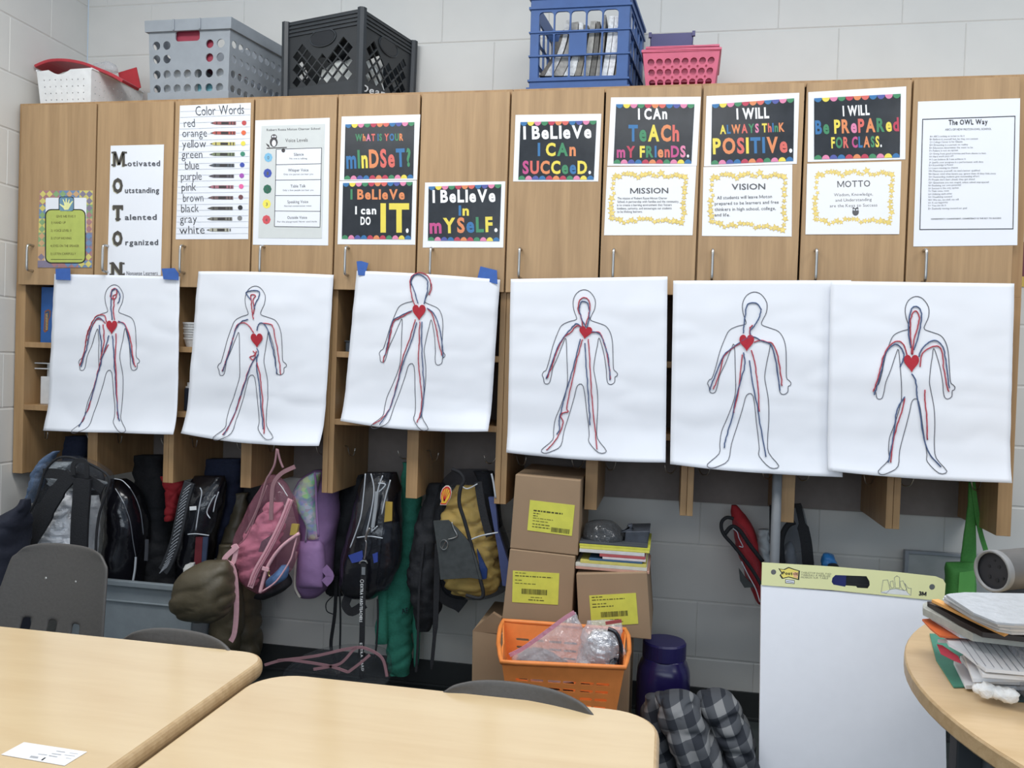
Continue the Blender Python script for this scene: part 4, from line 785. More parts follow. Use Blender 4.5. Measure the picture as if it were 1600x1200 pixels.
tubep(T, 'piping', Ka, -0.175, [(250, 840), (370, 620), (430, 430), (480, 290), (600, 175), (720, 162), (830, 195), (950, 240), (1080, 315), (1140, 390), (1120, 500), (1070, 640), (1025, 800), (1000, 1060), (1000, 1400)], .0045, STRAPM)
piece(T, 'back_panel', Ka, -0.01, [(200, 560, 900, .02), (350, 470, 1080, .04), (600, 370, 1050, .04), (900, 280, 1000, .04), (1500, 220, 980, .04)], BLK, .003)
mb = MB().loft(rows(Ka, -0.08, [(470, 690, 770, .02), (600, 600, 760, .06), (720, 520, 760, .08), (850, 450, 760, .1), (1050, 360, 780, .1), (1400, 330, 800, .1)]), amp=.016, fr=20, seed=4, n=40, sub=9, crease=1); single('plastic_bag', 'bright white plastic bag inside the left clear backpack', 'bag', mb, WBAG)
mb = MB().loft(rows(Ka, -0.08, [(560, 920, 1030, .03), (700, 920, 1020, .06), (850, 915, 1010, .06), (1060, 930, 990, .06), (1200, 930, 990, .05)]), amp=.006, fr=26, seed=5); single('paper_roll', 'pale grey papers at the right inside the left clear backpack', 'papers', mb, M('pale_grey_paper', (178, 182, 186), .5))
mb = MB().loft(rows(Ka, -0.075, [(210, 560, 760, .02), (270, 520, 740, .05), (330, 480, 740, .06), (420, 500, 1090, .06), (500, 600, 1080, .05)]), amp=.014, fr=34, seed=8); single('crumpled_foil', 'silvery crumpled wrap in the top of the left clear backpack', 'wrap', mb, M('silver_wrap', (128, 134, 138), .25, scale=30, bump=1, var=.2))
cloth('jeans_sleeve', 'blue denim sleeve hanging beside the left clear backpack', 'jacket', Ka, -.07, [(100, 560, 610, .03), (200, 430, 540, .05), (320, 360, 480, .06), (440, 330, 440, .06), (560, 295, 360, .05), (640, 280, 330, .03)], DEN, .006, 22)
cloth('navy_jacket', 'navy jacket hanging high behind the left clear backpack', 'jacket', Ka, .25, [(-60, 590, 900, .06), (100, 580, 900, .08), (300, 560, 900, .09), (600, 560, 900, .09)], NAVY, .006)
cloth('duffel_bag', 'dark navy bag at the left edge beside the grey chair', 'bag', Ka, -.30, [(600, 225, 300, .03), (680, 190, 290, .06), (760, 50, 260, .1), (850, -70, 240, .16), (1050, -100, 200, .18), (1500, -100, 190, .18), (2750, -100, 190, .18)], M('dark_navy_fabric', (26, 30, 44), .85, scale=90, bump=.15), .008)
# black clear backpack
T = bag('vinyl_backpack', 'black vinyl backpack with clear edges right behind the grey chair', 'backpack', Kb, .11, [(262, 70, 200, .03), (330, 65, 270, .10), (450, 70, 310, .15), (600, 75, 340, .17), (750, 75, 348, .17), (950, 60, 320, .17), (1200, 60, 300, .16)], BLKV, amp=.007)
tubep(T, 'vinyl_glint', Kb, .02, [(100, 262), (170, 278), (238, 345)], .002, VIN); tubep(T, 'dim_glint', Kb, .02, [(238, 345), (290, 440), (328, 560), (350, 740)], .002, M('dim_vinyl_glint', (84, 88, 94), .25)); tubep(T, 'vinyl_glint', Kb, .01, [(110, 345), (150, 410), (185, 475)], .0014, VIN); tubep(T, 'dim_glint', Kb, .01, [(185, 475), (235, 620), (262, 800), (285, 930)], .0018, M('dim_vinyl_glint', (84, 88, 94), .25))  # bright and dim highlight strokes on the vinyl, built as thin tubes
strap(T, 'glint_strip', Kb, .008, [(285, 930), (278, 1030), (262, 1130)], .006, VIN); strap(T, 'side_strap', Kb, .02, [(380, 780), (378, 860), (372, 960)], .013, M('grey_webbing', (62, 64, 70), .7))  # first strip is a highlight near the bottom, put in as pale geometry
cloth('black_coat', 'plain black coat hanging between the two black vinyl backpacks', 'coat', Kb, .24, [(60, 260, 500, .06), (300, 300, 540, .1), (520, 330, 570, .12), (750, 350, 600, .14), (950, 330, 640, .15), (1150, 300, 660, .15)], BLK, .01)
cloth('red_jacket', 'dark red jacket showing below a divider in the second cubby', 'jacket', Kb, .17, [(240, 500, 700, .04), (330, 530, 700, .05), (430, 555, 650, .05), (540, 545, 635, .05), (620, 545, 600, .03)], REDF, .008, 20)
# clear backpack with ridged strap
T = bag('ridged_backpack', 'black and clear backpack with a ridged grey strap left of the navy jacket', 'backpack', Kc, .14, [(140, 330, 600, .03), (260, 265, 610, .10), (400, 240, 590, .15), (600, 225, 530, .17), (800, 205, 490, .17), (1000, 190, 450, .16), (1130, 210, 400, .12)], BLKV, amp=.006)
piece(T, 'vinyl_pocket', Kc, .07, [(240, 280, 560, .02), (400, 255, 545, .08), (600, 240, 490, .1), (690, 250, 460, .06)], FILM, .006, 22)
mb = MB(); pth = smooth_path(lift(Kb, .02, [(748, 290), (700, 450), (665, 620), (620, 820), (555, 990), (520, 1050)]), 6); mb.ribbon(pth, .042, .012); ps = mesh('shoulder_strap', mb, M('grey_foam_strap', (46, 48, 52), .5), T, bevel=.003)
mb = MB()
for k in range(2, len(pth)-2, 1):
    p = pth[k]; mb.tube([p+Vector((-.014, -.0065, -.012)), p+Vector((0, -.009, 0)), p+Vector((.014, -.0065, .012))], .002, 5)
mesh('strap_ridges', mb, M('ridge_grey', (150, 154, 160), .25), ps)
for pts in ([(300, 240), (280, 330), (262, 430)], [(375, 252), (392, 300), (370, 420), (335, 650)], [(520, 320), (480, 380), (440, 480), (470, 540)], [(550, 290), (520, 380), (500, 480)], [(260, 690), (340, 685), (460, 700)]): tubep(T, 'vinyl_glint', Kc, .022, pts, .0022, VIN)  # highlights on the clear front, painted as pale tubes
plate(T, 'name_tag', Kc, .018, [(275, 430), (340, 425), (340, 462), (278, 466)], WHITEB, .002)
mb = MB().prism(lift(Kc, .046, [(335, 715), (400, 715), (380, 1060), (312, 1060)]), (0, .006, 0)); single('red_notebook', 'dark red notebook edge in the pocket of the ridged strap backpack', 'notebook', mb, M('wine_red', (104, 30, 40), .5))
mb = MB().prism(lift(Kc, .046, [(402, 715), (450, 715), (420, 1060), (384, 1060)]), (0, .006, 0)); single('blue_notebook', 'grey blue notebook edge beside the dark red notebook', 'notebook', mb, M('grey_blue', (54, 66, 92), .5))
cloth('navy_coat', 'navy coat hanging right of the ridged strap backpack', 'coat', Kc, .24, [(-20, 370, 760, .05), (120, 400, 760, .08), (280, 560, 750, .1), (480, 560, 730, .1), (700, 500, 640, .09), (900, 460, 570, .05)], NAVY, .01)
mb = MB().loft(rows(Kc, .01, [(955, 280, 320, .01), (990, 230, 325, .04), (1060, 225, 310, .05), (1110, 215, 270, .03)]), amp=.01, fr=40); single('crumpled_tissue', 'crumpled grey white tissue above the tote rim', 'tissue', mb, M('tissue', (190, 190, 186), .8))
# grey tote
TG = M('grey_tote', (140, 149, 154), .45)
T = thing('storage_tote', 'large grey plastic tote on the floor behind the grey chairs', 'tote', (.47, .15, 0))
tp, bt = tub(T, [(.2, -.005), (.735, -.005), (.735, .3), (.2, .3)], .002, .412, .03, .004, TG, [None]*4, SIDES)
mb = MB(); band(mb, tp, bt, .95, 1, .014); band(mb, tp, bt, .8, .82, .006); mesh('rim', mb, TG, T, bevel=.004)
# olive coat
T = bag('puffy_coat', 'olive brown puffy coat hanging below the pink backpack', 'coat', K(0, 0, 1), .235, [(770, 368, 388, .04), (830, 355, 385, .10), (890, 345, 390, .14), (940, 345, 400, .16), (990, 342, 404, .15), (1020, 345, 404, .12), (1035, 352, 398, .05)], OLIVE, amp=.013, fr=11, cr=.8)
piece(T, 'sleeve', K(0, 0, 1), -.15, [(876, 322, 352, .03), (892, 292, 360, .12), (920, 277, 361, .16), (945, 275, 358, .16), (962, 284, 350, .12), (972, 300, 338, .04)], OLIVE, .013, 11, 7, cr=.8)
piece(T, 'sleeve', K(0, 0, 1), .14, [(850, 345, 366, .05), (900, 336, 372, .08), (960, 330, 378, .1), (1010, 335, 372, .09), (1030, 340, 368, .04)], OLIVE, .012, 11, 9, cr=.8)
cloth('grey_hoodie', 'dark coat sleeve in shadow behind the olive puffy coat', 'coat', K(0, 0, 1), .29, [(745, 372, 420, .04), (800, 362, 425, .07), (860, 360, 430, .07), (930, 375, 425, .06)], BLK, .01)
# pink clear backpack
PKF = M('pink_fabric', (212, 148, 164), .7, scale=60, bump=.3); PKL = M('light_pink_trim', (222, 172, 180), .6, scale=80)
T = bag('pink_backpack', 'pink clear backpack hanging from a hook by two loops', 'backpack', Kd, -0.005, [(200, 385, 440, .03), (280, 335, 520, .06), (400, 270, 570, .11), (550, 195, 590, .15), (720, 130, 600, .17), (880, 140, 560, .17), (980, 200, 490, .14), (1085, 290, 345, .03)], FILMP, 'vinyl_body', amp=.006)
strap(T, 'zip_band', Kd, -0.101, [(548, 385), (480, 560), (380, 760), (290, 920), (245, 1045)], .02, PKL)
for dx in (-9, 9): tubep(T, 'zip_cord', Kd, -0.106, [(548+dx, 388), (480+dx, 560), (380+dx, 760), (290+dx, 920), (245+dx, 1035)], .0018, PKF)
tubep(T, 'pocket_edge', Kd, -0.11, [(612, 640), (480, 740), (385, 870), (340, 1000), (318, 1085)], .006, PKL)
tubep(T, 'pocket_edge', Kd, -0.105, [(600, 640), (570, 760), (540, 850), (440, 1000), (318, 1085)], .003, PKL)
strap(T, 'zip_pull', Kd, -0.115, [(335, 900), (385, 915)], .012, PKL); tubep(T, 'buckle', Kd, -0.117, [(388, 920), (382, 945), (392, 965)], .003, M('brass', (196, 172, 120), .3, 1))
for pts, r in (([(445, 5), (428, 120), (392, 195), (362, 250), (300, 450), (210, 640)], .004), ([(450, 10), (468, 90), (492, 150)], .004), ([(372, 280), (300, 470), (220, 660), (150, 730)], .002)): tubep(T, 'hanging_loop', Kd, -0.075, pts, r, M('dusty_pink', (150, 112, 118), .6))
strap(T, 'shoulder_strap', Kd, -0.095, [(580, 140), (480, 190), (420, 270), (405, 400), (402, 540)], .014, M('dusty_pink', (150, 112, 118), .6))
tubep(T, 'white_string', Kd, -0.095, [(458, 262), (490, 305), (525, 362)], .0014, WHITEB)
strap(T, 'dangling_strap', Kd, -0.115, [(150, 735), (60, 820), (60, 850), (110, 890), (135, 1000), (142, 1200), (128, 1380), (100, 1450)], .017, PKL)
strap(T, 'strap_tab', Kd, -0.11, [(110, 750), (140, 740), (125, 840), (95, 880)], .016, PKL)
mb = MB().loft(rows(Kd, -0.005, [(405, 390, 500, .02), (500, 320, 490, .08), (650, 220, 470, .1), (800, 160, 400, .1), (950, 190, 310, .08), (1030, 230, 280, .03)]), amp=.016, fr=20, seed=3, n=40, sub=9, crease=1); single('pink_jacket', 'folded pink jacket inside the pink clear backpack', 'jacket', mb, PKF, smooth=True)
mb = MB().prism(lift(Kd, -0.075, [(330, 700), (420, 640), (410, 690), (370, 780), (305, 780)]), (0, .01, 0)); single('grey_notebook', 'dark grey notebook corner in the pink clear backpack', 'notebook', mb, M('slate', (84, 84, 90), .6))
mb = MB().prism(lift(Kd, -0.065, [(555, 570), (605, 575), (590, 650), (540, 655)]), (0, .012, 0)); single('yellow_pack', 'small yellow pack in the front pocket of the pink backpack', 'pack', mb, M('mustard', (196, 170, 84), .5))
mb = MB().loft(rows(Kd, -0.065, [(880, 480, 530, .02), (930, 440, 530, .05), (990, 370, 500, .05), (1040, 370, 400, .03)]), amp=.004); single('blue_pouch', 'blue checked pouch at the bottom of the pink backpack', 'pouch', mb, M('pouch_blue', (92, 124, 168), .6, scale=40, var=.3))
cloth('baseball_cap', 'black cap hanging under the pink backpack', 'cap', Kd, 0.055, [(950, 470, 530, .04), (1020, 400, 545, .08), (1070, 320, 500, .1), (1110, 280, 430, .08), (1135, 300, 370, .03)], BLK, .006)
# purple backpack
PUR = M('purple_fabric', (144, 112, 156), .8, scale=40, var=.06, bump=.15)
fl = bpy.data.materials.new('floral_print'); fl.use_nodes = True; nt = fl.node_tree; vo = nt.nodes.new('ShaderNodeTexVoronoi'); vo.inputs['Scale'].default_value = 60; tc = nt.nodes.new('ShaderNodeTexCoord'); n2 = nt.nodes.new('ShaderNodeTexNoise'); n2.inputs['Scale'].default_value = 14
rp = nt.nodes.new('ShaderNodeValToRGB'); cols = [(.3, (150, 196, 176)), (.42, (176, 206, 160)), (.52, (140, 170, 190)), (.62, (190, 176, 196)), (.72, (206, 186, 170))]
rp.color_ramp.elements[0].position, rp.color_ramp.elements[0].color = cols[0][0], L3(cols[0][1]); rp.color_ramp.elements[1].position, rp.color_ramp.elements[1].color = cols[-1][0], L3(cols[-1][1])
for p_, c_ in cols[1:-1]: el = rp.color_ramp.elements.new(p_); el.color = L3(c_)
ad_ = nt.nodes.new('ShaderNodeMixRGB'); ad_.inputs[0].default_value = .25
nt.links.new(tc.outputs['Object'], vo.inputs['Vector']); nt.links.new(tc.outputs['Object'], n2.inputs['Vector']); nt.links.new(n2.outputs['Fac'], rp.inputs['Fac']); nt.links.new(rp.outputs['Color'], ad_.inputs[1]); nt.links.new(vo.outputs['Color'], ad_.inputs[2]); nt.links.new(ad_.outputs[0], nt.nodes['Principled BSDF'].inputs['Base Color']); nt.nodes['Principled BSDF'].inputs['Roughness'].default_value = .8
T = bag('purple_backpack', 'purple backpack with a pastel floral panel beside the pink one', 'backpack', Ke, .14, [(75, 270, 330, .03), (160, 150, 430, .10), (300, 110, 455, .15), (450, 140, 450, .16), (600, 180, 430, .16), (700, 160, 410, .17), (900, 135, 395, .17), (1050, 130, 360, .14), (1110, 165, 290, .05)], PUR, amp=.006)
piece(T, 'floral_panel', Ke, .065, [(95, 265, 320, .02), (170, 150, 300, .05), (300, 98, 285, .06), (400, 135, 290, .06), (520, 200, 292, .05), (640, 215, 300, .02)], fl, .002)
piece(T, 'front_pocket', Ke, .06, [(655, 155, 310, .02), (720, 148, 335, .06), (850, 140, 345, .07), (1000, 135, 345, .06), (1035, 150, 335, .02)], PUR, .004, label='purple front pocket')
tubep(T, 'piping', Ke, .03, [(270, 95), (280, 200), (285, 400), (300, 620)], .004, PUR); tubep(T, 'lining', Ke, .06, [(125, 740), (112, 900), (110, 1030), (150, 1115)], .005, M('cream_lining', (206, 202, 188)))
tubep(T, 'piping', Ke, .045, [(150, 180), (95, 270), (130, 390), (200, 490), (195, 660)], .003, M('grey_piping', (140, 136, 150)))
strap(T, 'side_flap', Ke, .05, [(345, 870), (395, 940), (350, 1000)], .03, PUR)
# black jacket and straps
T = bag('black_jacket', 'black jacket with dangling cords between purple and vinyl backpacks', 'jacket', K(0, 0, 1), .25, [(742, 545, 568, .04), (770, 528, 570, .09), (820, 520, 565, .12), (870, 512, 552, .12), (905, 508, 545, .10), (930, 514, 536, .04)], BLK, amp=.012, cr=1)
strap(T, 'cord', K(0, 0, 1), .18, [(526, 900), (523, 960), (517, 1010), (526, 1040), (528, 1058)], .012, STRAPM); strap(T, 'cord', K(0, 0, 1), .17, [(530, 910), (532, 970), (530, 1050)], .006, STRAPM); tubep(T, 'loop', K(0, 0, 1), .18, [(522, 930), (510, 942), (511, 955), (522, 960)], .002, STRAPM)
# clear black backpack with lanyard
T = bag('lanyard_backpack', 'black vinyl backpack with shiny clear folds and a hanging white lettered lanyard', 'backpack', Kf, .10, [(88, 310, 550, .03), (200, 265, 572, .10), (400, 215, 585, .15), (600, 165, 590, .17), (800, 125, 570, .17), (950, 112, 510, .15), (1040, 140, 420, .10), (1080, 220, 360, .03)], BLKV, amp=.007, seed=6)
piece(T, 'vinyl_front', Kf, .03, [(95, 300, 500, .02), (250, 275, 470, .05), (450, 240, 440, .06), (590, 225, 440, .05)], FILM, .007, 24)
for pts in ([(305, 100), (292, 250), (270, 430), (230, 560), (185, 680)], [(348, 100), (372, 230), (345, 420), (312, 560)], [(440, 115), (402, 230), (378, 400), (352, 560)], [(500, 150), (460, 290), (432, 420)], [(240, 600), (340, 590), (440, 605)], [(405, 175), (462, 185), (410, 245)], [(400, 510), (350, 555)]): tubep(T, 'vinyl_glint', Kf, .0, pts, .0022, VIN)  # pale tubes imitate highlights along the vinyl folds
strap(T, 'zip', Kf, .0, [(395, 240), (382, 380), (362, 520)], .012, M('zip_grey', (150, 154, 158), .3)); tubep(T, 'zip_pull', Kf, -.012, [(340, 525), (315, 570), (305, 620)], .004, STEEL)
strap(T, 'lower_strap', Kf, .06, [(170, 1060), (150, 1130), (200, 1180), (300, 1120)], .03, STRAPM); strap(T, 'tail_strap', Kf, .05, [(400, 1080), (402, 1250), (390, 1450), (370, 1560)], .006, STRAPM)
piece(T, 'side_pocket', Kf, .02, [(480, 450, 560, .02), (650, 430, 570, .05), (850, 410, 550, .06), (1010, 390, 480, .03)], FILMD, .004)
plate(T, 'yellow_tag', Kf, .01, [(462, 318), (515, 322), (512, 470), (450, 480)], M('tag_yellow', (176, 146, 60), .5), .004)
for pts in ([(170, 740), (280, 700), (290, 780), (200, 800)], [(360, 730), (400, 715), (400, 790), (370, 800)]):
    mb = MB().prism(lift(Kf, .012, pts), (0, .006, 0)); single('blue_folder', 'blue folder corner left of the lanyard in the vinyl backpack' if pts[0][0] == 170 else 'blue folder corner right of the lanyard in the vinyl backpack', 'folder', mb, M('folder_blue', (54, 72, 150), .4), 'blue folder corners in the lanyard backpack')
T = thing('lanyard', 'black lanyard with white lettering clipped to the vinyl backpack', 'lanyard', aty(566, 1050, -.02))
tubep(T, 'clip', Kf, -.02, [(305, 620), (312, 650), (302, 740), (296, 770)], .003, STEEL)
mb = MB().tube([aty(*Kf(290+30*math.cos(a), 802+22*math.sin(a)), -.02) for a in [math.pi*(1.0+i/10) for i in range(11)]], .003, 6); mesh('ring', mb, STEEL, T)
strap(T, 'band', Kf, -.02, [(290, 800), (290, 920), (282, 1150), (278, 1400), (265, 1570), (285, 1700)], .019, STRAPM, .003); strap(T, 'band', Kf, -.012, [(300, 1500), (272, 1580), (262, 1690)], .008, STRAPM, .003)
mb = MB().box(tuple(aty(*Kf(274, 890), -.026)), tuple(aty(*Kf(306, 832), -.022))); mesh('slider', mb, M('grey_slider', (120, 124, 128), .4), T)
mb = MB(); text(mb, 'EXTRA YARD/TEACHERS', KC_(294, 750), KC_(288, 960), 4.2, lambda u, v: aty(u, v, -.0222), 0, bold=.03); text(mb, 'EXTRA YARD', KC_(290, 1075), KC_(300, 1230), 3.6, lambda u, v: aty(u, v, -.0222), 0, bold=.03)
mb.tube([aty(*KC_(302+9*math.cos(a), 735+9*math.sin(a)), -.0222) for a in [2*math.pi*i/12 for i in range(12)]], .0008, 5, closed=True)
mesh('lettering', mb, M('white_print', (226, 228, 228)), T)
# teal hoodie
T = bag('teal_hoodie', 'teal green sweatshirt hanging upside long beside the yellow backpack', 'sweatshirt', KC_, .255, [(80, 528, 560, .03), (280, 515, 620, .09), (450, 505, 620, .11), (600, 495, 608, .11), (720, 440, 598, .12), (850, 405, 585, .12), (950, 412, 578, .11), (1080, 440, 575, .10), (1180, 447, 568, .09), (1250, 458, 560, .05)], TEAL, 'body', amp=.011, fr=12, cr=1)
piece(T, 'sleeve', KC_, .20, [(780, 398, 440, .02), (930, 386, 445, .05), (1040, 375, 445, .05), (1080, 372, 440, .02)], TEAL, .005); piece(T, 'sleeve', KC_, .28, [(880, 575, 622, .03), (1050, 588, 620, .05), (1200, 592, 612, .04)], TEAL, .004)
mb = MB(); text(mb, 'AF', KC_(522, 915), KC_(560, 908), 8, lambda u, v: aty(u, v, .188), 0, bold=.02); mesh('lettering', mb, M('navy_print', (24, 44, 52)), T)
# black bag with strap
T = bag('black_bag', 'black bag with a long hanging strap left of the yellow backpack', 'bag', K(0, 0, 1), .12, [(755, 672, 694, .03), (800, 656, 694, .09), (850, 646, 692, .12), (900, 640, 690, .13), (950, 648, 688, .10), (985, 652, 674, .05)], BLK, amp=.012, cr=1)
strap(T, 'hanging_strap', K(0, 0, 1), .03, [(684, 850), (682, 930), (680, 980), (674, 1046)], [.02]*6+[.018]*5+[.012]*4+[.004], STRAPM); strap(T, 'side_strap', K(0, 0, 1), .05, [(662, 850), (655, 920), (653, 1000), (650, 1050)], .008, STRAPM)
# yellow backpack
TAN = M('tan_fabric', (248, 206, 112), .8, scale=30, var=.08, bump=.35)
T = bag('yellow_backpack', 'clear backpack stuffed with tan cloth, scallop badge and grey pocket', 'backpack', Kg, .10, [(65, 350, 610, .03), (150, 262, 665, .10), (300, 215, 695, .16), (500, 190, 720, .19), (700, 205, 785, .20), (850, 232, 805, .20), (980, 255, 780, .17), (1050, 320, 680, .10), (1080, 440, 590, .03)], FILMD, 'vinyl_body', amp=.004)
mb = MB().loft(rows(Kg, .11, [(190, 380, 540, .03), (320, 290, 590, .10), (450, 245, 640, .13), (600, 250, 670, .15), (780, 260, 710, .16), (950, 275, 715, .14), (1030, 330, 650, .09), (1062, 440, 570, .04)]), amp=.018, fr=17, seed=11, n=44, sub=10, crease=1); single('tan_blanket', 'folded tan cloth filling the clear backpack with scallop badge', 'blanket', mb, TAN, smooth=True)
tubep(T, 'piping', Kg, .0, [(330, 65), (395, 95), (425, 155), (398, 215), (388, 330), (430, 470), (480, 650), (530, 850), (575, 1025), (545, 1075), (440, 1050)], .0065, STRAPM)
strap(T, 'zip_band', Kg, .008, [(535, 165), (560, 330), (590, 470), (625, 590)], .026, STRAPM); tubep(T, 'vinyl_glint', Kg, .0, [(640, 100), (655, 170), (672, 290)], .0035, VIN); tubep(T, 'vinyl_glint', Kg, .0, [(480, 615), (560, 585), (690, 560)], .0025, VIN); tubep(T, 'vinyl_glint', Kg, .0, [(410, 200), (455, 218), (530, 180)], .002, VIN)  # pale tubes after the zip band stand for highlights on the vinyl
piece(T, 'side_panel', Kg, .12, [(80, 500, 650, .03), (200, 560, 690, .1), (350, 600, 700, .12), (520, 640, 715, .12)], BLK, .004, label='black side panel')
plate(T, 'mesh_pocket', Kg, -.006, [(185, 470), (300, 465), (370, 530), (470, 640), (520, 760), (565, 930), (470, 915), (240, 930), (225, 760)], M('grey_mesh', (60, 64, 64), .6, scale=50, var=.2), .01, label='dark grey front pocket')
mb = MB().tube([aty(*Kg(268+30*math.cos(a), 655+38*math.sin(a)), -.01) for a in [2*math.pi*i/20 for i in range(20)]], .0016, 6, closed=True); mb.tube(lift(Kg, -.01, [(255, 680), (285, 625)]), .0016, 5); mesh('key_ring', mb, STEEL, T)
tubep(T, 'chain', Kg, -.008, [(330, 480), (345, 530), (370, 590), (300, 615)], .0025, STEEL)
strap(T, 'bottom_strap', Kg, .1, [(210, 960), (280, 1060), (380, 1110), (420, 1140)], .055, STRAPM); piece(T, 'hip_pad', Kg, .2, [(690, 770, 800, .03), (740, 770, 838, .05), (850, 775, 820, .05), (900, 780, 800, .03)], STRAPM, .003)
mb = MB().prism(lift(Kg, .012, [(615, 285), (668, 285), (690, 540), (790, 850), (798, 930), (775, 985), (725, 975), (690, 700)]), (0, .02, 0)); single('blue_binder', 'blue grey binder at the right in the tan stuffed backpack', 'binder', mb, M('binder_blue', (66, 76, 118), .45))
mb = MB().prism(lift(Kg, .01, [(525, 690), (560, 760), (605, 850), (600, 920), (560, 930)]), (0, .01, 0)); single('blue_book', 'blue book corner between folds of the tan cloth', 'book', mb, M('book_blue', (46, 76, 142), .45))
SC = [(238, 345), (240, 330), (248, 318), (240, 290), (243, 250), (258, 215), (282, 194), (305, 194), (322, 214), (328, 250), (318, 290), (300, 318), (292, 330), (285, 346)]
mb = MB().prism(lift(Kg, -.012, SC), (0, .003, 0)); bd = mesh('scallop_badge', mb, M('badge_white', (232, 226, 214)), T, label='red and yellow scallop shell badge')
mb = MB(); cx_, cy_ = 278, 285
for f, d, mi in ((.93, .0128, 0), (.76, .0132, 1)): mb.poly([aty(*Kg(cx_+(x-cx_)*f, cy_+(y-cy_)*f), -d) for x, y in SC], mi)
for x, y in ((252, 235), (268, 212), (285, 203), (303, 208), (315, 228)): mb.poly(lift(Kg, -.0135, [(266, 318), (272, 318), (x+2.5, y+6), (x-2.5, y+6)]), 0)
mesh('emblem', mb, [M('badge_red', (200, 48, 40)), M('badge_yellow', (226, 184, 52))], bd)
# ================================================================== CARTONS AND SUPPLIES
CARD = M('cardboard', (158, 132, 104), .8, scale=8, var=.04); CARDS = M('cardboard_flap', (138, 112, 86), .85); LBL = M('yellow_label', (216, 214, 86), .5)
def carton(label, px, y0, y1, lab=None, bars=(), zmin=None, wide=0):
    f = [aty(u, v, y0) for u, v in px]      # TL TR BR BL
    if zmin is not None:
        f[2].z = zmin; f[3].z = zmin
    c = (f[2]+f[3])/2; T = thing('carton', label, 'box', (c.x, (y0+y1)/2, min(f[2].z, f[3].z)), 'cardboard cartons under the cabinets')
    bk = [p+Vector((wide, y1-y0, 0)) for p in f]
    mb = MB().hexa([f[3], f[2], bk[2], bk[3], f[0], f[1], bk[1], bk[0]]); mesh('body', mb, CARD, T, bevel=.003)
    if lab:
        mb = MB().prism([aty(u, v, y0-.0012) for u, v in lab], (0, .0008, 0)); l = mesh('shipping_label', mb, LBL, T, label='yellow printed label'); mb = MB()
        for s0, s1, t0, t1, k in bars:
            if k:
                s = s0; r = random.Random(k)
                while s < s1: w_ = r.choice((.006, .012, .018)); mb.poly([aty(*lerp2(lab, a, b), y0-.0016) for a, b in ((s, t0), (s+w_, t0), (s+w_, t1), (s, t1))]); s += w_+r.choice((.006, .01))
            else:
                s = s0; r = random.Random(int(t0*1000))
                while s < s1: w_ = r.uniform(.03, .1); mb.poly([aty(*lerp2(lab, a, b), y0-.0016) for a, b in ((s, t0), (min(s+w_, s1), t0), (min(s+w_, s1), t1), (s, t1))]); s += w_+.02
        mesh('print', mb, M('label_ink', (84, 82, 34)), l)
    return T
L1 = q(KD_, (268, 210), (508, 238), (492, 403), (253, 372)); L2 = q(KD_, (176, 588), (425, 603), (418, 772), (172, 757)); L3_ = q(KD_, (585, 722), (835, 708), (848, 873), (598, 890))
B1 = q(KD_, (190, 72), (540, 105), (525, 508), (160, 468)); B2 = q(KD_, (160, 472), (510, 512), (488, 880), (110, 860)); B3 = q(KD_, (515, 605), (895, 598), (918, 940), (530, 945))
carton('brown carton with yellow label, topmost of its stack by the tan stuffed backpack', B1, -.08, .24, L1, [(.1, .75, .3, .35, 0), (.1, .25, .4, .43, 0), (.1, .2, .48, .51, 0), (.1, .55, .56, .58, 0), (.1, .45, .65, .67, 0), (.1, .5, .75, .78, 0), (.1, .5, .84, .87, 0), (.53, .93, .8, .95, 5)])
carton('brown carton with yellow label in the middle of the stack behind the orange basket', B2, -.085, .25, L2, [(.05, .3, .05, .07, 0), (.05, .85, .14, .17, 0), (.05, .2, .28, .3, 0), (.05, .5, .38, .4, 0), (.2, .75, .55, .72, 7), (.4, .65, .8, .82, 0), (.35, .7, .88, .91, 0)], zmin=.365)
carton('brown carton with yellow label right of the orange basket under the magazines', B3, -.1, .24, L3_, [(.05, .3, .05, .08, 0), (.05, .75, .14, .17, 0), (.05, .35, .27, .3, 0), (.05, .5, .36, .39, 0), (.22, .78, .55, .72, 9), (.4, .62, .8, .82, 0), (.38, .68, .88, .9, 0)], zmin=.4)
T = carton('open brown carton on the floor at the bottom left of the stack', [(738, 985), (893, 1000), (893, 1100), (738, 1100)], -.1, .25, zmin=.001)
mb = MB().prism([aty(*p, -.1) for p in ((738, 986), (770, 958), (783, 966), (783, 992))], (0, .02, 0)); mesh('flap', mb, CARDS, T)
x0, x1 = aty(905, 1050, -.09).x, aty(984, 1050, -.09).x
mb = MB().box((x0, -.09, .001), (x1, .22, .398)); T = thing('carton', 'plain brown carton on the floor between orange basket and purple jar', 'box', ((x0+x1)/2, .06, 0), 'cardboard cartons under the cabinets'); mesh('body', mb, CARD, T, bevel=.003)
KM = K(890, 800, .09168)
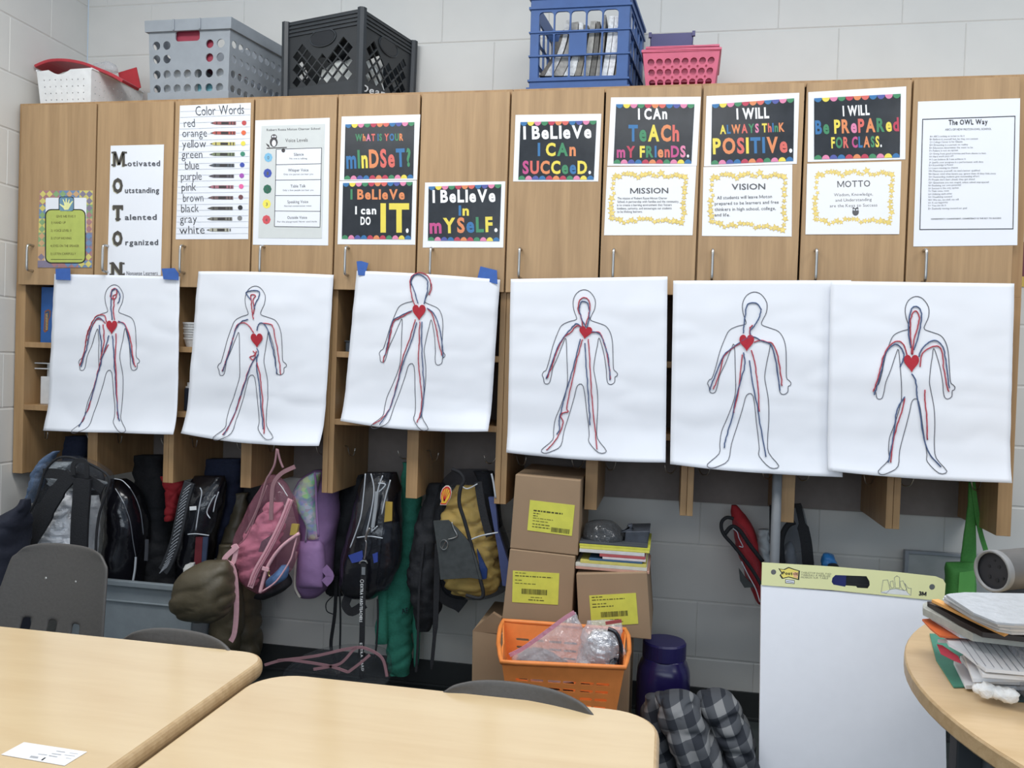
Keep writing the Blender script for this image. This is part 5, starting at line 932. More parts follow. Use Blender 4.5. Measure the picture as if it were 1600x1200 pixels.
for nm, lab, x0, x1, ya, yb, cl in (('magazine', 'worn red and white magazine at the bottom of the pile on the carton', 100, 1360, 965, 1010, (196, 150, 132)), ('magazine', 'white magazine second from the bottom of the pile on the carton', 100, 1320, 905, 962, (206, 204, 192)), ('workbook', 'yellow edged workbook in the lower pile on the carton', 180, 1310, 850, 903, (206, 196, 104)),
                                ('notebook', 'dark blue notebook sticking out of the pile on the carton', 330, 1240, 812, 848, (64, 96, 124)), ('magazine', 'white magazine under the red one in the pile on the carton', 560, 1300, 772, 810, (214, 206, 206)), ('folder', 'red folder in the middle of the pile on the carton', 510, 1290, 722, 770, (178, 86, 88)),
                                ('magazine', 'white magazine above the red folder in the pile on the carton', 165, 1280, 660, 718, (210, 210, 208)), ('workbook', 'lower yellow workbook near the top of the pile on the carton', 170, 1365, 614, 656, (220, 214, 96)), ('workbook', 'upper yellow workbook near the top of the pile on the carton', 165, 1372, 572, 612, (208, 206, 74)), ('binder', 'black topped thin binder on top of the pile on the carton', 165, 1330, 538, 570, (70, 74, 78))):
    a = aty(*KM(x0, (ya+yb)/2), -.085); b = aty(*KM(x1, (ya+yb)/2), -.085); z0 = aty(*KM(700, yb+2), -.085).z; z1 = aty(*KM(700, ya), -.085).z
    mb = MB().box((a.x, -.085, z0), (b.x, .16, z1)); single(nm, lab, nm, mb, M('pile_%d_%d' % (x0, ya), cl, .6, scale=40, var=.08), 'magazines and books piled on the carton', bevel=.001)
mb = MB().loft(rows(KM, .0, [(135, 480, 640, .02), (190, 300, 800, .1), (330, 240, 890, .13), (470, 240, 930, .14), (540, 260, 930, .12)]), amp=.01, fr=24); single('plastic_bag', 'dark clear plastic bag lying on top of the magazine pile', 'bag', mb, film('dark_film', (96, 98, 100), .42, tint=(120, 122, 124)), smooth=True)
mb = MB(); P_ = lift(KM, -.04, [(955, 330), (1370, 322), (1330, 540), (930, 540)]); mb.prism(P_, (0, .14, 0)); mb.prism(lift(KM, -.035, [(985, 225), (1070, 215), (1075, 275), (940, 330), (1060, 335), (1000, 260)]), (0, .03, 0)); single('black_case', 'small dark case with a lug beside the plastic bag on the magazine pile', 'case', mb, M('case_dark', (62, 66, 74), .35, scale=40, var=.25), bevel=.003)
# orange basket
OR = M('orange_plastic', (236, 140, 70), .45); KO = K(700, 940, .25)
fl4 = [aty(*KO(335, 378), -.46), aty(*KO(1105, 412), -.46), aty(*KO(1110, 175), -.15), aty(*KO(345, 118), -.15)]
T = thing('storage_basket', 'orange slotted basket holding clear zip bags in front of the cartons', 'basket', ((fl4[0].x+fl4[1].x)/2, -.31, .2))
def slots(W, H): return [(0, 0), (W, 0), (W, H), (0, H)], [rrect(W*(.1+.28*g+.13*c), H*(.93-.1*r)-.008-.009, W*(.1+.28*g+.13*c)+W*.11, H*(.93-.1*r)-.009, .003, 2) for g in range(3) for c in range(2) for r in range(1, 8)]
def oside(W, H): return [(0, 0), (W, 0)]+[(W*(1-i/10), H*(1-.0*i)+.02*math.sin(math.pi*i/10)**2-.03*math.exp(-((i-5)/1.6)**2)) for i in range(11)], [rrect(W*.35, H*.62, W*.65, H*.74, .01)]
tp, bt = tub(T, fl4, .203, 0, .045, .004, OR, [slots, oside, slots, oside], SIDES)
mb = MB(); rp_ = []
for k in range(4):
    a, b = tp[k], tp[(k+1) % 4]; d = .018 if k in (1, 3) else 0
    for i in range(8): t = i/8; rp_.append(a*(1-t)+b*t+Vector(((.012 if k == 1 else -.012)*math.sin(math.pi*t)*(k % 2), 0, d*math.sin(math.pi*t)**2-(.03 if k % 2 else 0)*math.exp(-((t-.5)/.16)**2))))
mb.tube(rp_, .007, 7, closed=True); mesh('rim', mb, OR, T, smooth=True)
mb = MB().box((1.97, -.43, .001), (2.25, -.15, .2)); T = thing('carton', 'low brown carton under the orange basket', 'box', (2.11, -.29, 0), 'cardboard cartons under the cabinets'); mesh('body', mb, CARD, T, bevel=.003)
ZF = film('zip_bag_film', (226, 222, 226), .34, .06)
T = bag('zip_bag', 'clear zip bag with pink seal rising from the orange basket', 'bag', KO, -.34, [(66, 775, 812, .01), (140, 680, 835, .05), (240, 540, 880, .10), (330, 410, 890, .13), (400, 420, 880, .13), (470, 480, 860, .1)], ZF, 'film', amp=.012, fr=26)
strap(T, 'pink_seal', KO, -.4, [(385, 335), (480, 285), (620, 185), (720, 110), (790, 66)], .011, PKF, .003)
T = bag('zip_bag', 'shiny clear zip bag of headphones at the right in the orange basket', 'bag', KO, -.36, [(118, 860, 1085, .01), (180, 840, 1090, .06), (270, 830, 1092, .11), (370, 800, 1092, .12), (450, 820, 1070, .1)], ZF, 'film', amp=.012, fr=26, seed=5)
strap(T, 'red_seal', KO, -.395, [(985, 135), (1085, 120)], .009, M('red_seal', (176, 82, 80), .4), .003)
mb = MB().loft(rows(KO, -.34, [(180, 900, 1000, .02), (230, 870, 1060, .06), (300, 850, 1075, .07), (380, 830, 1075, .07), (440, 860, 1040, .05)]), amp=.012, fr=36, seed=9); single('silver_wrap', 'crumpled silver foil in the right zip bag', 'foil', mb, M('foil', (190, 192, 194), .18, 1, scale=30, bump=1.2))
T = thing('headphones', 'black headphone band curving inside the right zip bag', 'headphones', aty(*KO(1050, 400), -.4))
tubep(T, 'band', KO, -.405, [(1000, 170), (1045, 190), (1075, 250), (1080, 330), (1065, 400)], .006, BLKV); mb = MB().lathe(aty(*KO(1020, 400), -.4), [(.001, 0), (.026, 0), (.028, .012), (.02, .02), (.001, .02)], 16, (1, 0, .2)); mesh('ear_cup', mb, BLKV, T)
mb = MB().loft(rows(KO, -.33, [(300, 480, 620, .02), (350, 430, 700, .05), (400, 440, 760, .06), (450, 480, 740, .05)]), amp=.01, fr=30, seed=12); single('grey_cables', 'tangle of grey cables in the left zip bag', 'cables', mb, M('cable_grey', (104, 96, 96), .5, scale=60, var=.4))
# purple jar
PJ = M('purple_jar', (34, 28, 78), .22, spec=.6); c = aty(1037, 1040, .04)
T = thing('lidded_jar', 'large dark purple lidded jar on the floor beside the cartons', 'jar', (c.x, .04, 0))
zl = aty(1037, 1001, .04).z
mb = MB().rings([[Vector((c.x+r*math.copysign(abs(math.cos(t))**.7, math.cos(t)), .04+r*math.copysign(abs(math.sin(t))**.7, math.sin(t)), z)) for t in [2*math.pi*k/32 for k in range(32)]] for r, z in ((.078, .001), (.086, .015), (.086, zl-.125), (.084, zl-.095), (.076, zl-.072), (.068, zl-.06), (.066, zl-.05))]); mesh('body', mb, PJ, T, smooth=True, bevel=.004)
mb = MB().lathe((c.x, .04, zl-.055), [(.068, 0), (.07, .004), (.07, .05), (.066, .056), (.001, .056)], 36); mesh('lid', mb, M('purple_lid', (38, 34, 84), .4), T)
# plaid shirt
pm = bpy.data.materials.new('grey_plaid'); pm.use_nodes = True; nt = pm.node_tree; tc = nt.nodes.new('ShaderNodeTexCoord'); mp = nt.nodes.new('ShaderNodeMapping'); mp.inputs['Rotation'].default_value = (0, .42, 0); mp.inputs['Scale'].default_value = (1, 1, 1); nt.links.new(tc.outputs['Object'], mp.inputs[0])
sx_ = nt.nodes.new('ShaderNodeSeparateXYZ'); nt.links.new(mp.outputs[0], sx_.inputs[0])
def sq(axis, f, th):
    m1 = nt.nodes.new('ShaderNodeMath'); m1.operation = 'MULTIPLY'; m1.inputs[1].default_value = f; nt.links.new(sx_.outputs[axis], m1.inputs[0])
    m2 = nt.nodes.new('ShaderNodeMath'); m2.operation = 'FRACT'; nt.links.new(m1.outputs[0], m2.inputs[0]); m3 = nt.nodes.new('ShaderNodeMath'); m3.operation = 'GREATER_THAN'; m3.inputs[1].default_value = th; nt.links.new(m2.outputs[0], m3.inputs[0]); return m3
sm_ = nt.nodes.new('ShaderNodeMath'); nt.links.new(sq(0, 19, .5).outputs[0], sm_.inputs[0]); nt.links.new(sq(2, 19, .5).outputs[0], sm_.inputs[1])
d_ = nt.nodes.new('ShaderNodeMath'); d_.operation = 'MULTIPLY'; d_.inputs[1].default_value = .5; nt.links.new(sm_.outputs[0], d_.inputs[0])
rp = nt.nodes.new('ShaderNodeValToRGB'); rp.color_ramp.interpolation = 'CONSTANT'; rp.color_ramp.elements[0].color = L3((38, 42, 50)); e_ = rp.color_ramp.elements.new(.4); e_.color = L3((76, 79, 84)); rp.color_ramp.elements[-1].position = .9; rp.color_ramp.elements[-1].color = L3((132, 133, 134))
nt.links.new(d_.outputs[0], rp.inputs[0]); nt.links.new(rp.outputs[0], nt.nodes['Principled BSDF'].inputs['Base Color']); nt.nodes['Principled BSDF'].inputs['Roughness'].default_value = .9
KP = K(960, 960, .2)
T = bag('plaid_blanket', 'heap of grey and black plaid flannel on the floor beside the table', 'blanket', KP, -.32, [(622, 330, 560, .06), (680, 320, 650, .16), (780, 340, 705, .22), (900, 395, 760, .26), (1050, 450, 840, .28), (1200, 520, 900, .28), (1500, 420, 980, .28), (1830, 300, 1060, .3)], pm, 'fold', amp=.02, fr=10, cr=1)
piece(T, 'fold', KP, -.26, [(605, 650, 850, .06), (660, 650, 930, .14), (760, 700, 1000, .2), (880, 760, 1060, .24), (1020, 830, 1095, .24), (1200, 880, 1120, .24), (1500, 860, 1130, .24), (1780, 800, 1130, .24)], pm, .018, 10, 5, cr=1)
piece(T, 'fold', KP, -.24, [(640, 250, 370, .06), (740, 215, 420, .14), (900, 230, 440, .18), (1150, 250, 520, .2), (1500, 250, 520, .2), (1760, 240, 520, .2)], pm, .016, 10, 8, cr=1)
# ================================================================== RIGHT SIDE UNDER THE CABINETS
px_ = aty(1212, 800, -.03).x; mb = MB().tube([(px_+.006, -.03, .001), (px_, -.03, 1.06)], .0145, 14)
T = thing('window_pole', 'grey metal pole standing against a cubby divider', 'pole', (px_, -.03, 0)); mesh('shaft', mb, M('grey_paint', (112, 116, 120), .45), T, smooth=True); mb = MB().lathe((px_+.006, -.03, .0), [(.001, 0), (.019, 0), (.019, .03), (.015, .032)], 14); mesh('foot', mb, BK, T)
T = bag('red_backpack', 'red and clear backpack hanging left of the grey pole', 'backpack', Kh, .24, [(100, 222, 262, .02), (180, 224, 330, .06), (280, 240, 400, .10), (400, 250, 442, .12), (540, 290, 475, .12), (700, 350, 490, .12), (820, 400, 490, .1), (900, 445, 490, .04)], REDF, amp=.007)
piece(T, 'vinyl_pocket', Kh, .17, [(205, 170, 240, .03), (290, 150, 330, .06), (430, 240, 400, .08), (580, 310, 440, .08), (780, 390, 460, .04)], FILM, .004)
tubep(T, 'black_edge', Kh, .13, [(240, 212), (185, 202), (142, 245), (155, 330), (240, 430), (320, 530), (400, 640), (470, 760)], .006, STRAPM); tubep(T, 'black_edge', Kh, .13, [(170, 335), (225, 275), (290, 305), (370, 420), (480, 560)], .007, STRAPM)
tubep(T, 'string', Kh, .125, [(235, 290), (270, 320), (285, 370), (318, 440), (285, 435)], .0016, VIN); plate(T, 'gauze_pocket', Kh, .14, [(285, 615), (330, 680), (415, 770), (330, 775), (295, 720)], M('grey_mesh', (60, 64, 64), .6, scale=50, var=.2), .01); tubep(T, 'clear_edge', Kh, .13, [(305, 560), (360, 670), (420, 780), (455, 890)], .002, VIN)
cloth('mesh_pouch', 'grey white pouch hanging between the red backpack and the pole', 'pouch', Kh, .2, [(300, 445, 530, .03), (360, 438, 530, .06), (470, 445, 530, .07), (570, 470, 545, .06), (640, 480, 545, .03)], M('pale_mesh', (166, 170, 172), .7, scale=40, var=.15), .006, 26)
T = bag('black_backpack', 'black backpack with a pale pocket right of the grey pole', 'backpack', Kh, .26, [(90, 740, 790, .02), (200, 700, 830, .06), (350, 650, 850, .1), (480, 630, 870, .12), (620, 630, 890, .12), (900, 640, 890, .1)], FILMD, 'vinyl_body', amp=.005)
strap(T, 'shoulder_strap', Kh, .17, [(765, 90), (800, 250), (835, 420), (850, 620), (850, 800)], [.02]*6+[.035]*15, STRAPM, .01); tubep(T, 'black_edge', Kh, .18, [(740, 235), (680, 270), (640, 350), (628, 450), (640, 580)], .01, STRAPM); strap(T, 'side_strap', Kh, .19, [(545, 100), (545, 250), (548, 560)], .009, STRAPM)
mb = MB().loft(rows(Kh, .24, [(400, 690, 710, .02), (450, 655, 735, .05), (540, 650, 755, .06), (640, 655, 765, .05)]), amp=.004, fr=30); single('pale_cloth', 'pale grey cloth inside the black backpack by the pole', 'cloth', mb, M('pale_grey_cloth', (186, 190, 194), .8, scale=60, var=.1), smooth=True)
T = thing('water_bottle', 'crumpled blue bottle with black cap showing behind the easel pad', 'bottle', aty(1295, 950, .15))
piece(T, 'wrap', Kh, .15, [(492, 990, 1020, .02), (520, 960, 1070, .05), (570, 950, 1085, .06), (640, 950, 1080, .06), (900, 955, 1075, .06)], M('bright_blue', (56, 132, 200), .3, scale=30, bump=.6), .008, 40); piece(T, 'cap', Kh, .1, [(578, 1030, 1075, .02), (600, 1010, 1098, .05), (700, 1010, 1100, .05)], BK, 0)
# board against the wall
x0 = aty(1413, 860, .33).x; zt = aty(1413, 859, .33).z; mb = MB().box((x0+.012, .325, .102), (3.6, .335, zt-.01)); T = thing('white_board', 'grey framed board leaning low on the wall behind the green bag', 'board', (3.4, .33, .102)); mesh('panel', mb, M('board_grey', (176, 178, 176), .35), T)
mb = MB().box((x0, .318, .102), (x0+.012, .342, zt)); mb.box((x0+.012, .318, zt-.01), (3.61, .342, zt)); mb.box((3.6, .318, .102), (3.612, .342, zt)); mesh('frame', mb, M('alu_frame', (150, 154, 160), .45, 0), T, bevel=.001)
# green bag
GB = M('green_bag_fabric', (72, 144, 64), .7, scale=200, var=.08)
T = bag('tote_bag', 'green cloth tote bag hanging at the right end of the cabinets', 'bag', KF, .12, [(640, 640, 845, .02), (700, 632, 848, .07), (860, 625, 845, .09), (1050, 620, 840, .09), (1400, 625, 835, .08)], GB, amp=.004)
piece(T, 'handle', KF, .15, [(60, 800, 850, .01), (200, 795, 852, .015), (350, 778, 852, .015), (500, 758, 856, .015), (640, 738, 856, .015), (720, 730, 850, .015)], GB, .002)
strap(T, 'handle', KF, .14, [(830, 60), (855, 250), (885, 420), (935, 590), (945, 660)], .014, GB, .003); plate(T, 'front_panel', KF, .068, [(735, 715), (848, 700), (845, 900), (722, 900)], M('light_green_fabric', (94, 168, 82), .7), .003, label='lighter green front panel')
# easel pad
T_A = aty(1190, 880, -.2); Nn = Vector((0, -1, .17)).normalized()
E_ = lambda u, v: atp(u, v, T_A, Nn)
KEp = K(1170, 840, 330/1600)
tl, tr, br, bl = E_(1190.5, 878.5), E_(1476, 905), E_(1474, 939), E_(1189.5, 914)
dv = (E_(1187, 1190)-E_(1190.5, 914)); dv = Vector((dv.x, dv.y, dv.z)).normalized(); Lh = (bl.z-.004)/-dv.z
T = thing('easel_pad', 'white tabletop easel pad with pale yellow header standing on the floor', 'easel pad', (2.86, -.26, 0))
b0, b1 = bl+dv*Lh, br+dv*((br.z-.004)/-dv.z)
ex = -Nn*.014
mb = MB().hexa([b0, b1, b1+ex, b0+ex, bl, br, br+ex, bl+ex]); mesh('paper_block', mb, M('pad_paper', (244, 245, 250), .75, var=.01), T)
mb = MB(); hl = [KEp(655, 283), KEp(890, 292), KEp(912, 330), KEp(915, 360), KEp(900, 384), KEp(820, 380), KEp(812, 368), KEp(735, 362), KEp(728, 372), KEp(640, 356), KEp(626, 335), KEp(632, 305)]
wx = Vector((R_.x, R_.y, R_.z))
def to2(u, v): return (u, v)
outp = [(1190.5, 878.5), (1300, 885), (1400, 893.5), (1462, 900.5), (1473, 905), (1477, 912), (1475, 939.5), (1400, 932), (1300, 922), (1189.5, 914)]
mb.panel(outp, [hl, circ(1208.5, 893.8, 4.2, 12), circ(1456, 917, 4.6, 12)], lambda u, v: E_(u, v)+Nn*.003, -Nn*.0025); hd = mesh('header_strip', mb, M('header_yellow', (228, 228, 170), .5, var=.01), T, label='pale yellow cardboard header')
mb = MB().hexa([b0+ex*1.02, b1+ex*1.02, b1+ex*1.25, b0+ex*1.25, bl+ex*1.02-dv*.04*0, br+ex*1.02, br+ex*1.25, bl+ex*1.25]); mesh('back_board', mb, CARD, T)
mb = MB(); m0 = (bl+br)/2+ex*1.3; mb.hexa([Vector((m0.x-.12, m0.y+.1, .002)), Vector((m0.x+.12, m0.y+.1, .002)), Vector((m0.x+.12, m0.y+.104, .002)), Vector((m0.x-.12, m0.y+.104, .002)), m0+Vector((-.12, 0, -.05)), m0+Vector((.12, 0, -.05)), m0+Vector((.12, .004, -.05)), m0+Vector((-.12, .004, -.05))]); mesh('stand_flap', mb, CARD, T)
H = lambda d: (lambda u, v: E_(u, v)+Nn*(.003+d))
mb = MB()
def hp(pts, mi, d): mb.poly([H(d)(*KEp(*p)) for p in pts], mi)
lg = [(222, 232), (262, 240), (300, 222), (345, 238), (386, 250), (380, 322), (300, 300), (250, 312), (232, 285), (246, 268)]
hp(lg, 0, .0004); cx_, cy_ = 308, 268; hp([(cx_+(x-cx_)*.86, cy_+(y-cy_)*.82) for x, y in lg], 1, .0007); hp([(330, 262), (372, 262), (368, 306), (340, 300)], 2, .0009)
hp([(275, 315), (346, 322), (345, 350), (275, 344)], 0, .0004); hp([(279, 319), (342, 326), (341, 346), (279, 340)], 3, .0006); hp([(284, 329), (336, 335), (336, 339), (284, 333)], 0, .0008)
mesh('logo', mb, [INK, M('logo_yellow', (240, 222, 110)), M('logo_peach', (236, 182, 140)), PAPER], hd); mb = MB()
text(mb, 'Post-it', KEp(252, 278), KEp(370, 284), 4.6, H(.0012), 0, bold=.03); text(mb, '3M', KEp(1285, 436), KEp(1342, 441), 6, H(.0004), 0, bold=.06, gap=.02); mesh('lettering', mb, INK, hd); mb = MB()
for k, (t, x1, b) in enumerate((('TABLETOP EASEL PAD', 622, .0), ('TABLEAU À FEUILLES', 615, .01), ('MOBILES SUR TABLE', 600, 0))): text(mb, t, KEp(394, 270+k*18), KEp(x1, 282+k*16), 2.7, H(.0004), 0, bold=b)
mesh('small_print', mb, M('header_grey', (130, 130, 104)), hd); mb = MB()
for pts in ([(1000, 410), (1015, 320), (1050, 318), (1068, 390), (1040, 420)], [(1070, 330), (1090, 325), (1098, 375), (1080, 380), (1068, 360)], [(1100, 300), (1120, 288), (1140, 300), (1140, 380), (1108, 378)], [(1140, 330), (1165, 325), (1195, 390), (1175, 400), (1150, 375)], [(1180, 345), (1205, 380), (1228, 382), (1225, 436), (1198, 415)], [(1068, 390), (1110, 385), (1180, 400)]):
    mb.tube([H(.0006)(*KEp(*p)) for p in pts], .0005, 4, closed=len(pts) > 3)
hp([(1000, 410), (1065, 395), (1110, 388), (1185, 402), (1225, 436), (1200, 436), (1000, 420)], 1, .0003); mesh('pad_sketch', mb, [M('sketch_grey', (132, 136, 150)), M('sketch_fill', (222, 224, 222))], hd)
y_ = T_A.y+.035; a_ = aty(1292, 925, y_); b_ = aty(1366, 896, y_); m_ = aty(1322, 905, y_).x
T = thing('marker_case', 'dark marker case showing through the handle hole of the easel pad', 'case', ((a_.x+b_.x)/2, y_+.02, a_.z-.03))
mb = MB().box((a_.x-.02, y_, a_.z-.03), (m_, y_+.04, b_.z)); mesh('navy_half', mb, M('case_navy', (46, 54, 120), .4), T); mb = MB().box((m_, y_, a_.z-.03), (b_.x+.02, y_+.04, a_.z+.03)); mb.box((m_, y_+.004, a_.z+.03), (b_.x+.02, y_+.04, b_.z)); mesh('black_half', mb, BK, T)
# ================================================================== WALL POSTER AT THE RIGHT EDGE
a = aty(1589, 392, YW-.003); b = aty(1589, 448, YW-.003); cz = aty(1590, 432, YW-.003).z
mb = MB().box((a.x, YW-.004, b.z), (a.x+.5, YW-.001, cz)); T = thing('wall_poster', 'dark red and yellow poster at the right edge behind the cabinets', 'poster', (a.x+.25, YW-.002, b.z)); mesh('yellow_strip', mb, M('poster_yellow', (206, 176, 84), .5), T)
mb = MB().box((a.x, YW-.004, cz), (a.x+.5, YW-.001, a.z+.03)); mesh('red_field', mb, M('poster_maroon', (112, 54, 60), .5), T)
# ================================================================== TABLES
def bull(outline, z0, z1, r, n=4):
    """table top slab with rounded edge: rings of the outline inset near top and bottom"""
    c = Vector((sum(p[0] for p in outline)/len(outline), sum(p[1] for p in outline)/len(outline)))
    N = len(outline); nr = []
    for i in range(N):
        a, b = Vector(outline[i-1]), Vector(outline[(i+1) % N]); t = (b-a).normalized(); nr.append(Vector((t.y, -t.x)))
    if (Vector(outline[0])+nr[0]*.01-c).length < (Vector(outline[0])-c).length: nr = [-v for v in nr]
    rg = []
    for k in range(2*n+1):
        a = math.pi*k/(2*n); ins = r*(1-math.sin(a)); z = (z0+z1)/2-math.cos(a)*(z1-z0)/2
        rg.append([Vector((p[0]-v.x*ins, p[1]-v.y*ins, z)) for p, v in zip(outline, nr)])
    return rg
def table(label, x0, x1, y0, y1, h, r, group):
    T = thing('classroom_table', label, 'table', ((x0+x1)/2, (y0+y1)/2, 0), group)
    o = rrect(x0, y0, x1, y1, r, 8); rg = bull(o, h-.032, h-.0004, .008)
    mb = MB(); mb.rings(rg); mesh('edge_band', mb, TEDGE, T, smooth=False)
    ins = rrect(x0+.0085, y0+.0085, x1-.0085, y1-.0085, r-.006, 8); mb = MB().prism([(a, b, h-.001) for a, b in ins], (0, 0, .001)); mesh('laminate_top', mb, TABLEW, T)
    for a in (x0+.08, x1-.08):
        for b in (y0+.12, y1-.12):
            mb = MB().tube([(a, b, .02), (a, b, h-.033)], .016, 12); lg = mesh('leg', mb, M('chrome_leg', (170, 170, 172), .25, 1), T, smooth=True); mb = MB().lathe((a, b, .0), [(.001, 0), (.022, 0), (.02, .02), (.001, .021)], 12); mesh('foot', mb, BK, lg)
    mb = MB().box((x0+.06, y0+.1, h-.08), (x1-.06, y0+.13, h-.033)); mb.box((x0+.06, y1-.13, h-.08), (x1-.06, y1-.1, h-.033)); mesh('apron', mb, BK, T)
    return T
h1, h2 = .646, .630
yt1 = atz(200, 997, h1).y; xr1 = atz(300, 1112, h1).x; table('maple topped classroom table with a white name card at the lower left', xr1-.76, xr1, yt1-1.5, yt1, h1, .062, 'maple topped tables in front')
yt2 = atz(700, 1078, h2).y; xl2 = xr1+.006; xr2 = atz(1031, 1150, h2).x; table('maple topped classroom table at the front beside the grey chair and orange basket', xl2, xr2, yt2-1.5, yt2, h2, .085, 'maple topped tables in front')
KN = K(0, 1140, .09375); zc = h1+.0005
T = thing('name_card', 'small white printed card lying on the left maple table', 'card', atz(*KN(720, 410), zc))
mb = MB().prism([atz(*KN(*p), zc) for p in ((20, 420), (400, 215), (1450, 375), (1075, 605))], (0, 0, .0006)); mesh('card', mb, LAMI, T); mb = MB()
for pts in (((940, 350), (1090, 370), (1080, 380), (935, 360)), ((865, 392), (1025, 412), (1015, 422), (860, 402)), ((820, 425), (960, 448), (950, 460), (812, 436)), ((640, 400), (790, 418), (782, 426), (632, 408)), ((520, 432), (640, 450), (630, 480), (490, 462)), ((1080, 418), (1250, 436), (1246, 442), (1076, 424)), ((1160, 385), (1300, 402), (1296, 406), (1156, 389)), ((1100, 468), (1190, 480), (1188, 485), (1098, 473))): mb.poly([atz(*KN(*p), zc+.0009) for p in pts], 0)
mb.poly([atz(*KN(*p), zc+.0009) for p in ((740, 465), (770, 465), (710, 512), (680, 508))], 1); mesh('print', mb, [M('card_grey', (168, 168, 170)), INK], T)
# round table
hr = .66; cx_, cy_, rr_ = 3.64285, -1.04854, .797
T = thing('round_table', 'round wood topped table at the right edge covered with papers', 'table', (cx_, cy_, 0))
mb = MB().lathe((cx_, cy_, hr-.03), [(.001, 0), (rr_-.002, 0), (rr_, .003), (rr_, .026), (rr_-.002, .029)], 96); mesh('edge_band', mb, TEDGE, T); mb = MB().lathe((cx_, cy_, hr-.001), [(.001, 0), (rr_-.003, 0), (rr_-.003, .001), (.001, .001)], 96); mesh('laminate_top', mb, RTABLE, T)
p = aty(1508, 1190, -1.18)
for a in range(4):
    d = Vector((p.x-cx_, p.y-cy_, 0)); d = Matrix.Rotation(a*math.pi/2, 3, 'Z') @ d
    x, y = cx_+d.x, cy_+d.y; mb = MB().box((x-.02, y-.02, .25), (x+.02, y+.02, hr-.031)); lg = mesh('leg', mb, BK, T, bevel=.003); mb = MB().tube([(x+.035, y, .02), (x+.035, y, hr-.05)], .012, 12); mb.lathe((x+.035, y, .0), [(.001, 0), (.018, 0), (.016, .02), (.001, .021)], 12); mesh('lower_tube', mb, M('grey_paint', (112, 116, 120), .45), lg, smooth=True)
# piles on the round table
K3 = K(1380, 900, .25)
def slab(name, label, cat, pts, z, th, mat, group=None, amp=0, lines=None):
    mb = MB().prism([atz(*K3(*p), z) for p in pts], (0, 0, -th)); return single(name, label, cat, mb, mat, group, bevel=.0006)
GRP = 'papers heaped on the round table'
GRNF = M('green_folder', (72, 138, 116), .6); WH2 = M('office_paper', (232, 233, 235), .75, var=.015)
slab('paper_folder', 'green folder lowest on the round table', 'folder', [(290, 358), (330, 520), (440, 690), (520, 688), (1000, 700), (1100, 500), (1100, 420), (700, 380)], .664, .003, GRNF, GRP)
slab('dark_tray', 'dark teal tray edge under the cotton balls', 'tray', [(700, 740), (780, 775), (900, 780), (1100, 790), (1100, 700), (820, 700)], .664, .003, M('dark_teal', (44, 66, 66), .5), GRP)
Bp = [(440, 530), (515, 682), (700, 686), (1000, 700), (1150, 620), (1150, 450), (700, 420)]; Tp = [(365, 340), (470, 372), (700, 395), (1000, 430), (1150, 600), (900, 612), (640, 572)]
sh = ['bottom', 'second', 'third', 'fourth', 'fifth']
SHT = [([(440, 530), (515, 682), (860, 690), (1100, 690), (1100, 450), (700, 430)], .672, 'white sheet at the bottom of the white pile over the green folder'), ([(480, 500), (600, 650), (880, 660), (1100, 660), (1100, 440), (700, 420)], .686, 'white sheet with a bent corner in the lower white pile'), ([(500, 480), (560, 640), (880, 640), (1100, 640), (1100, 440), (700, 410)], .70, 'thick white sheets in the middle of the lower white pile'), ([(340, 395), (400, 400), (560, 500), (620, 610), (880, 628), (1100, 630), (1100, 430), (500, 390)], .716, 'white sheet with a pointed corner near the top of the lower white pile')]
for pts, z, lab in SHT: slab('loose_papers', lab, 'papers', pts, z, .007 if z > .68 else .0075, WH2, GRP)
slab('red_folder', 'dark red folder poking from the lower white pile', 'folder', [(335, 425), (370, 432), (470, 500), (490, 545), (440, 525), (360, 485)], .7085, .0015, M('crimson_card', (182, 56, 74), .6), GRP)
T = thing('lined_sheet', 'handwritten lined white sheet on top of the lower pile', 'paper', atz(*K3(700, 480), .724)); mb = MB().prism([atz(*K3(*p), .727) for p in ((362, 338), (395, 340), (470, 372), (700, 395), (1100, 445), (1100, 640), (880, 600), (640, 578), (560, 520), (500, 470), (410, 420))], (0, 0, -.006)); mesh('sheet', mb, WH2, T); mb = MB()
for k in range(9):
    a = (470+k*48, 385+k*7); b = (590+k*52, 555+k*8); mb.ribbon([atz(*K3(*a), .7275), atz(*K3(*b), .7275)], .0012, .0003, (0, 0, 1))
mesh('ruled_lines', mb, M('pencil_grey', (150, 152, 160)), T)
slab('orange_folder', 'orange folder corner at the left of the upper pile', 'folder', [(243, 268), (330, 262), (440, 320), (560, 380), (420, 378), (355, 372), (295, 325)], .735, .004, M('orange_card', (222, 110, 58), .5), GRP)
slab('white_pad', 'white pad under the grey book in the upper pile', 'pad', [(300, 245), (480, 355), (560, 365), (1100, 430), (1100, 330), (500, 260)], .746, .01, WH2, GRP)
slab('grey_book', 'pale grey book in the upper pile', 'book', [(248, 172), (275, 160), (600, 320), (1100, 360), (1100, 420), (560, 358), (250, 200)], .762, .015, M('book_grey', (178, 178, 168), .6, scale=60, var=.1), GRP)
slab('black_book', 'black book in the upper pile', 'book', [(275, 158), (330, 160), (700, 335), (1100, 370), (1100, 405), (620, 350), (480, 280)], .773, .010, M('book_black', (50, 46, 46), .5), GRP)
slab('brown_folder', 'brown folder between the black book and the orange envelope', 'folder', [(300, 160), (360, 175), (700, 330), (1100, 372), (1100, 300), (600, 240)], .779, .005, M('folder_brown', (140, 118, 98), .6), GRP)
slab('orange_envelope', 'orange envelope below the top pile of clear sleeves', 'envelope', [(303, 146), (345, 143), (560, 235), (785, 345), (760, 360), (540, 260)], .786, .006, M('envelope_orange', (232, 172, 98), .6), GRP)
rnd = random.Random(5)
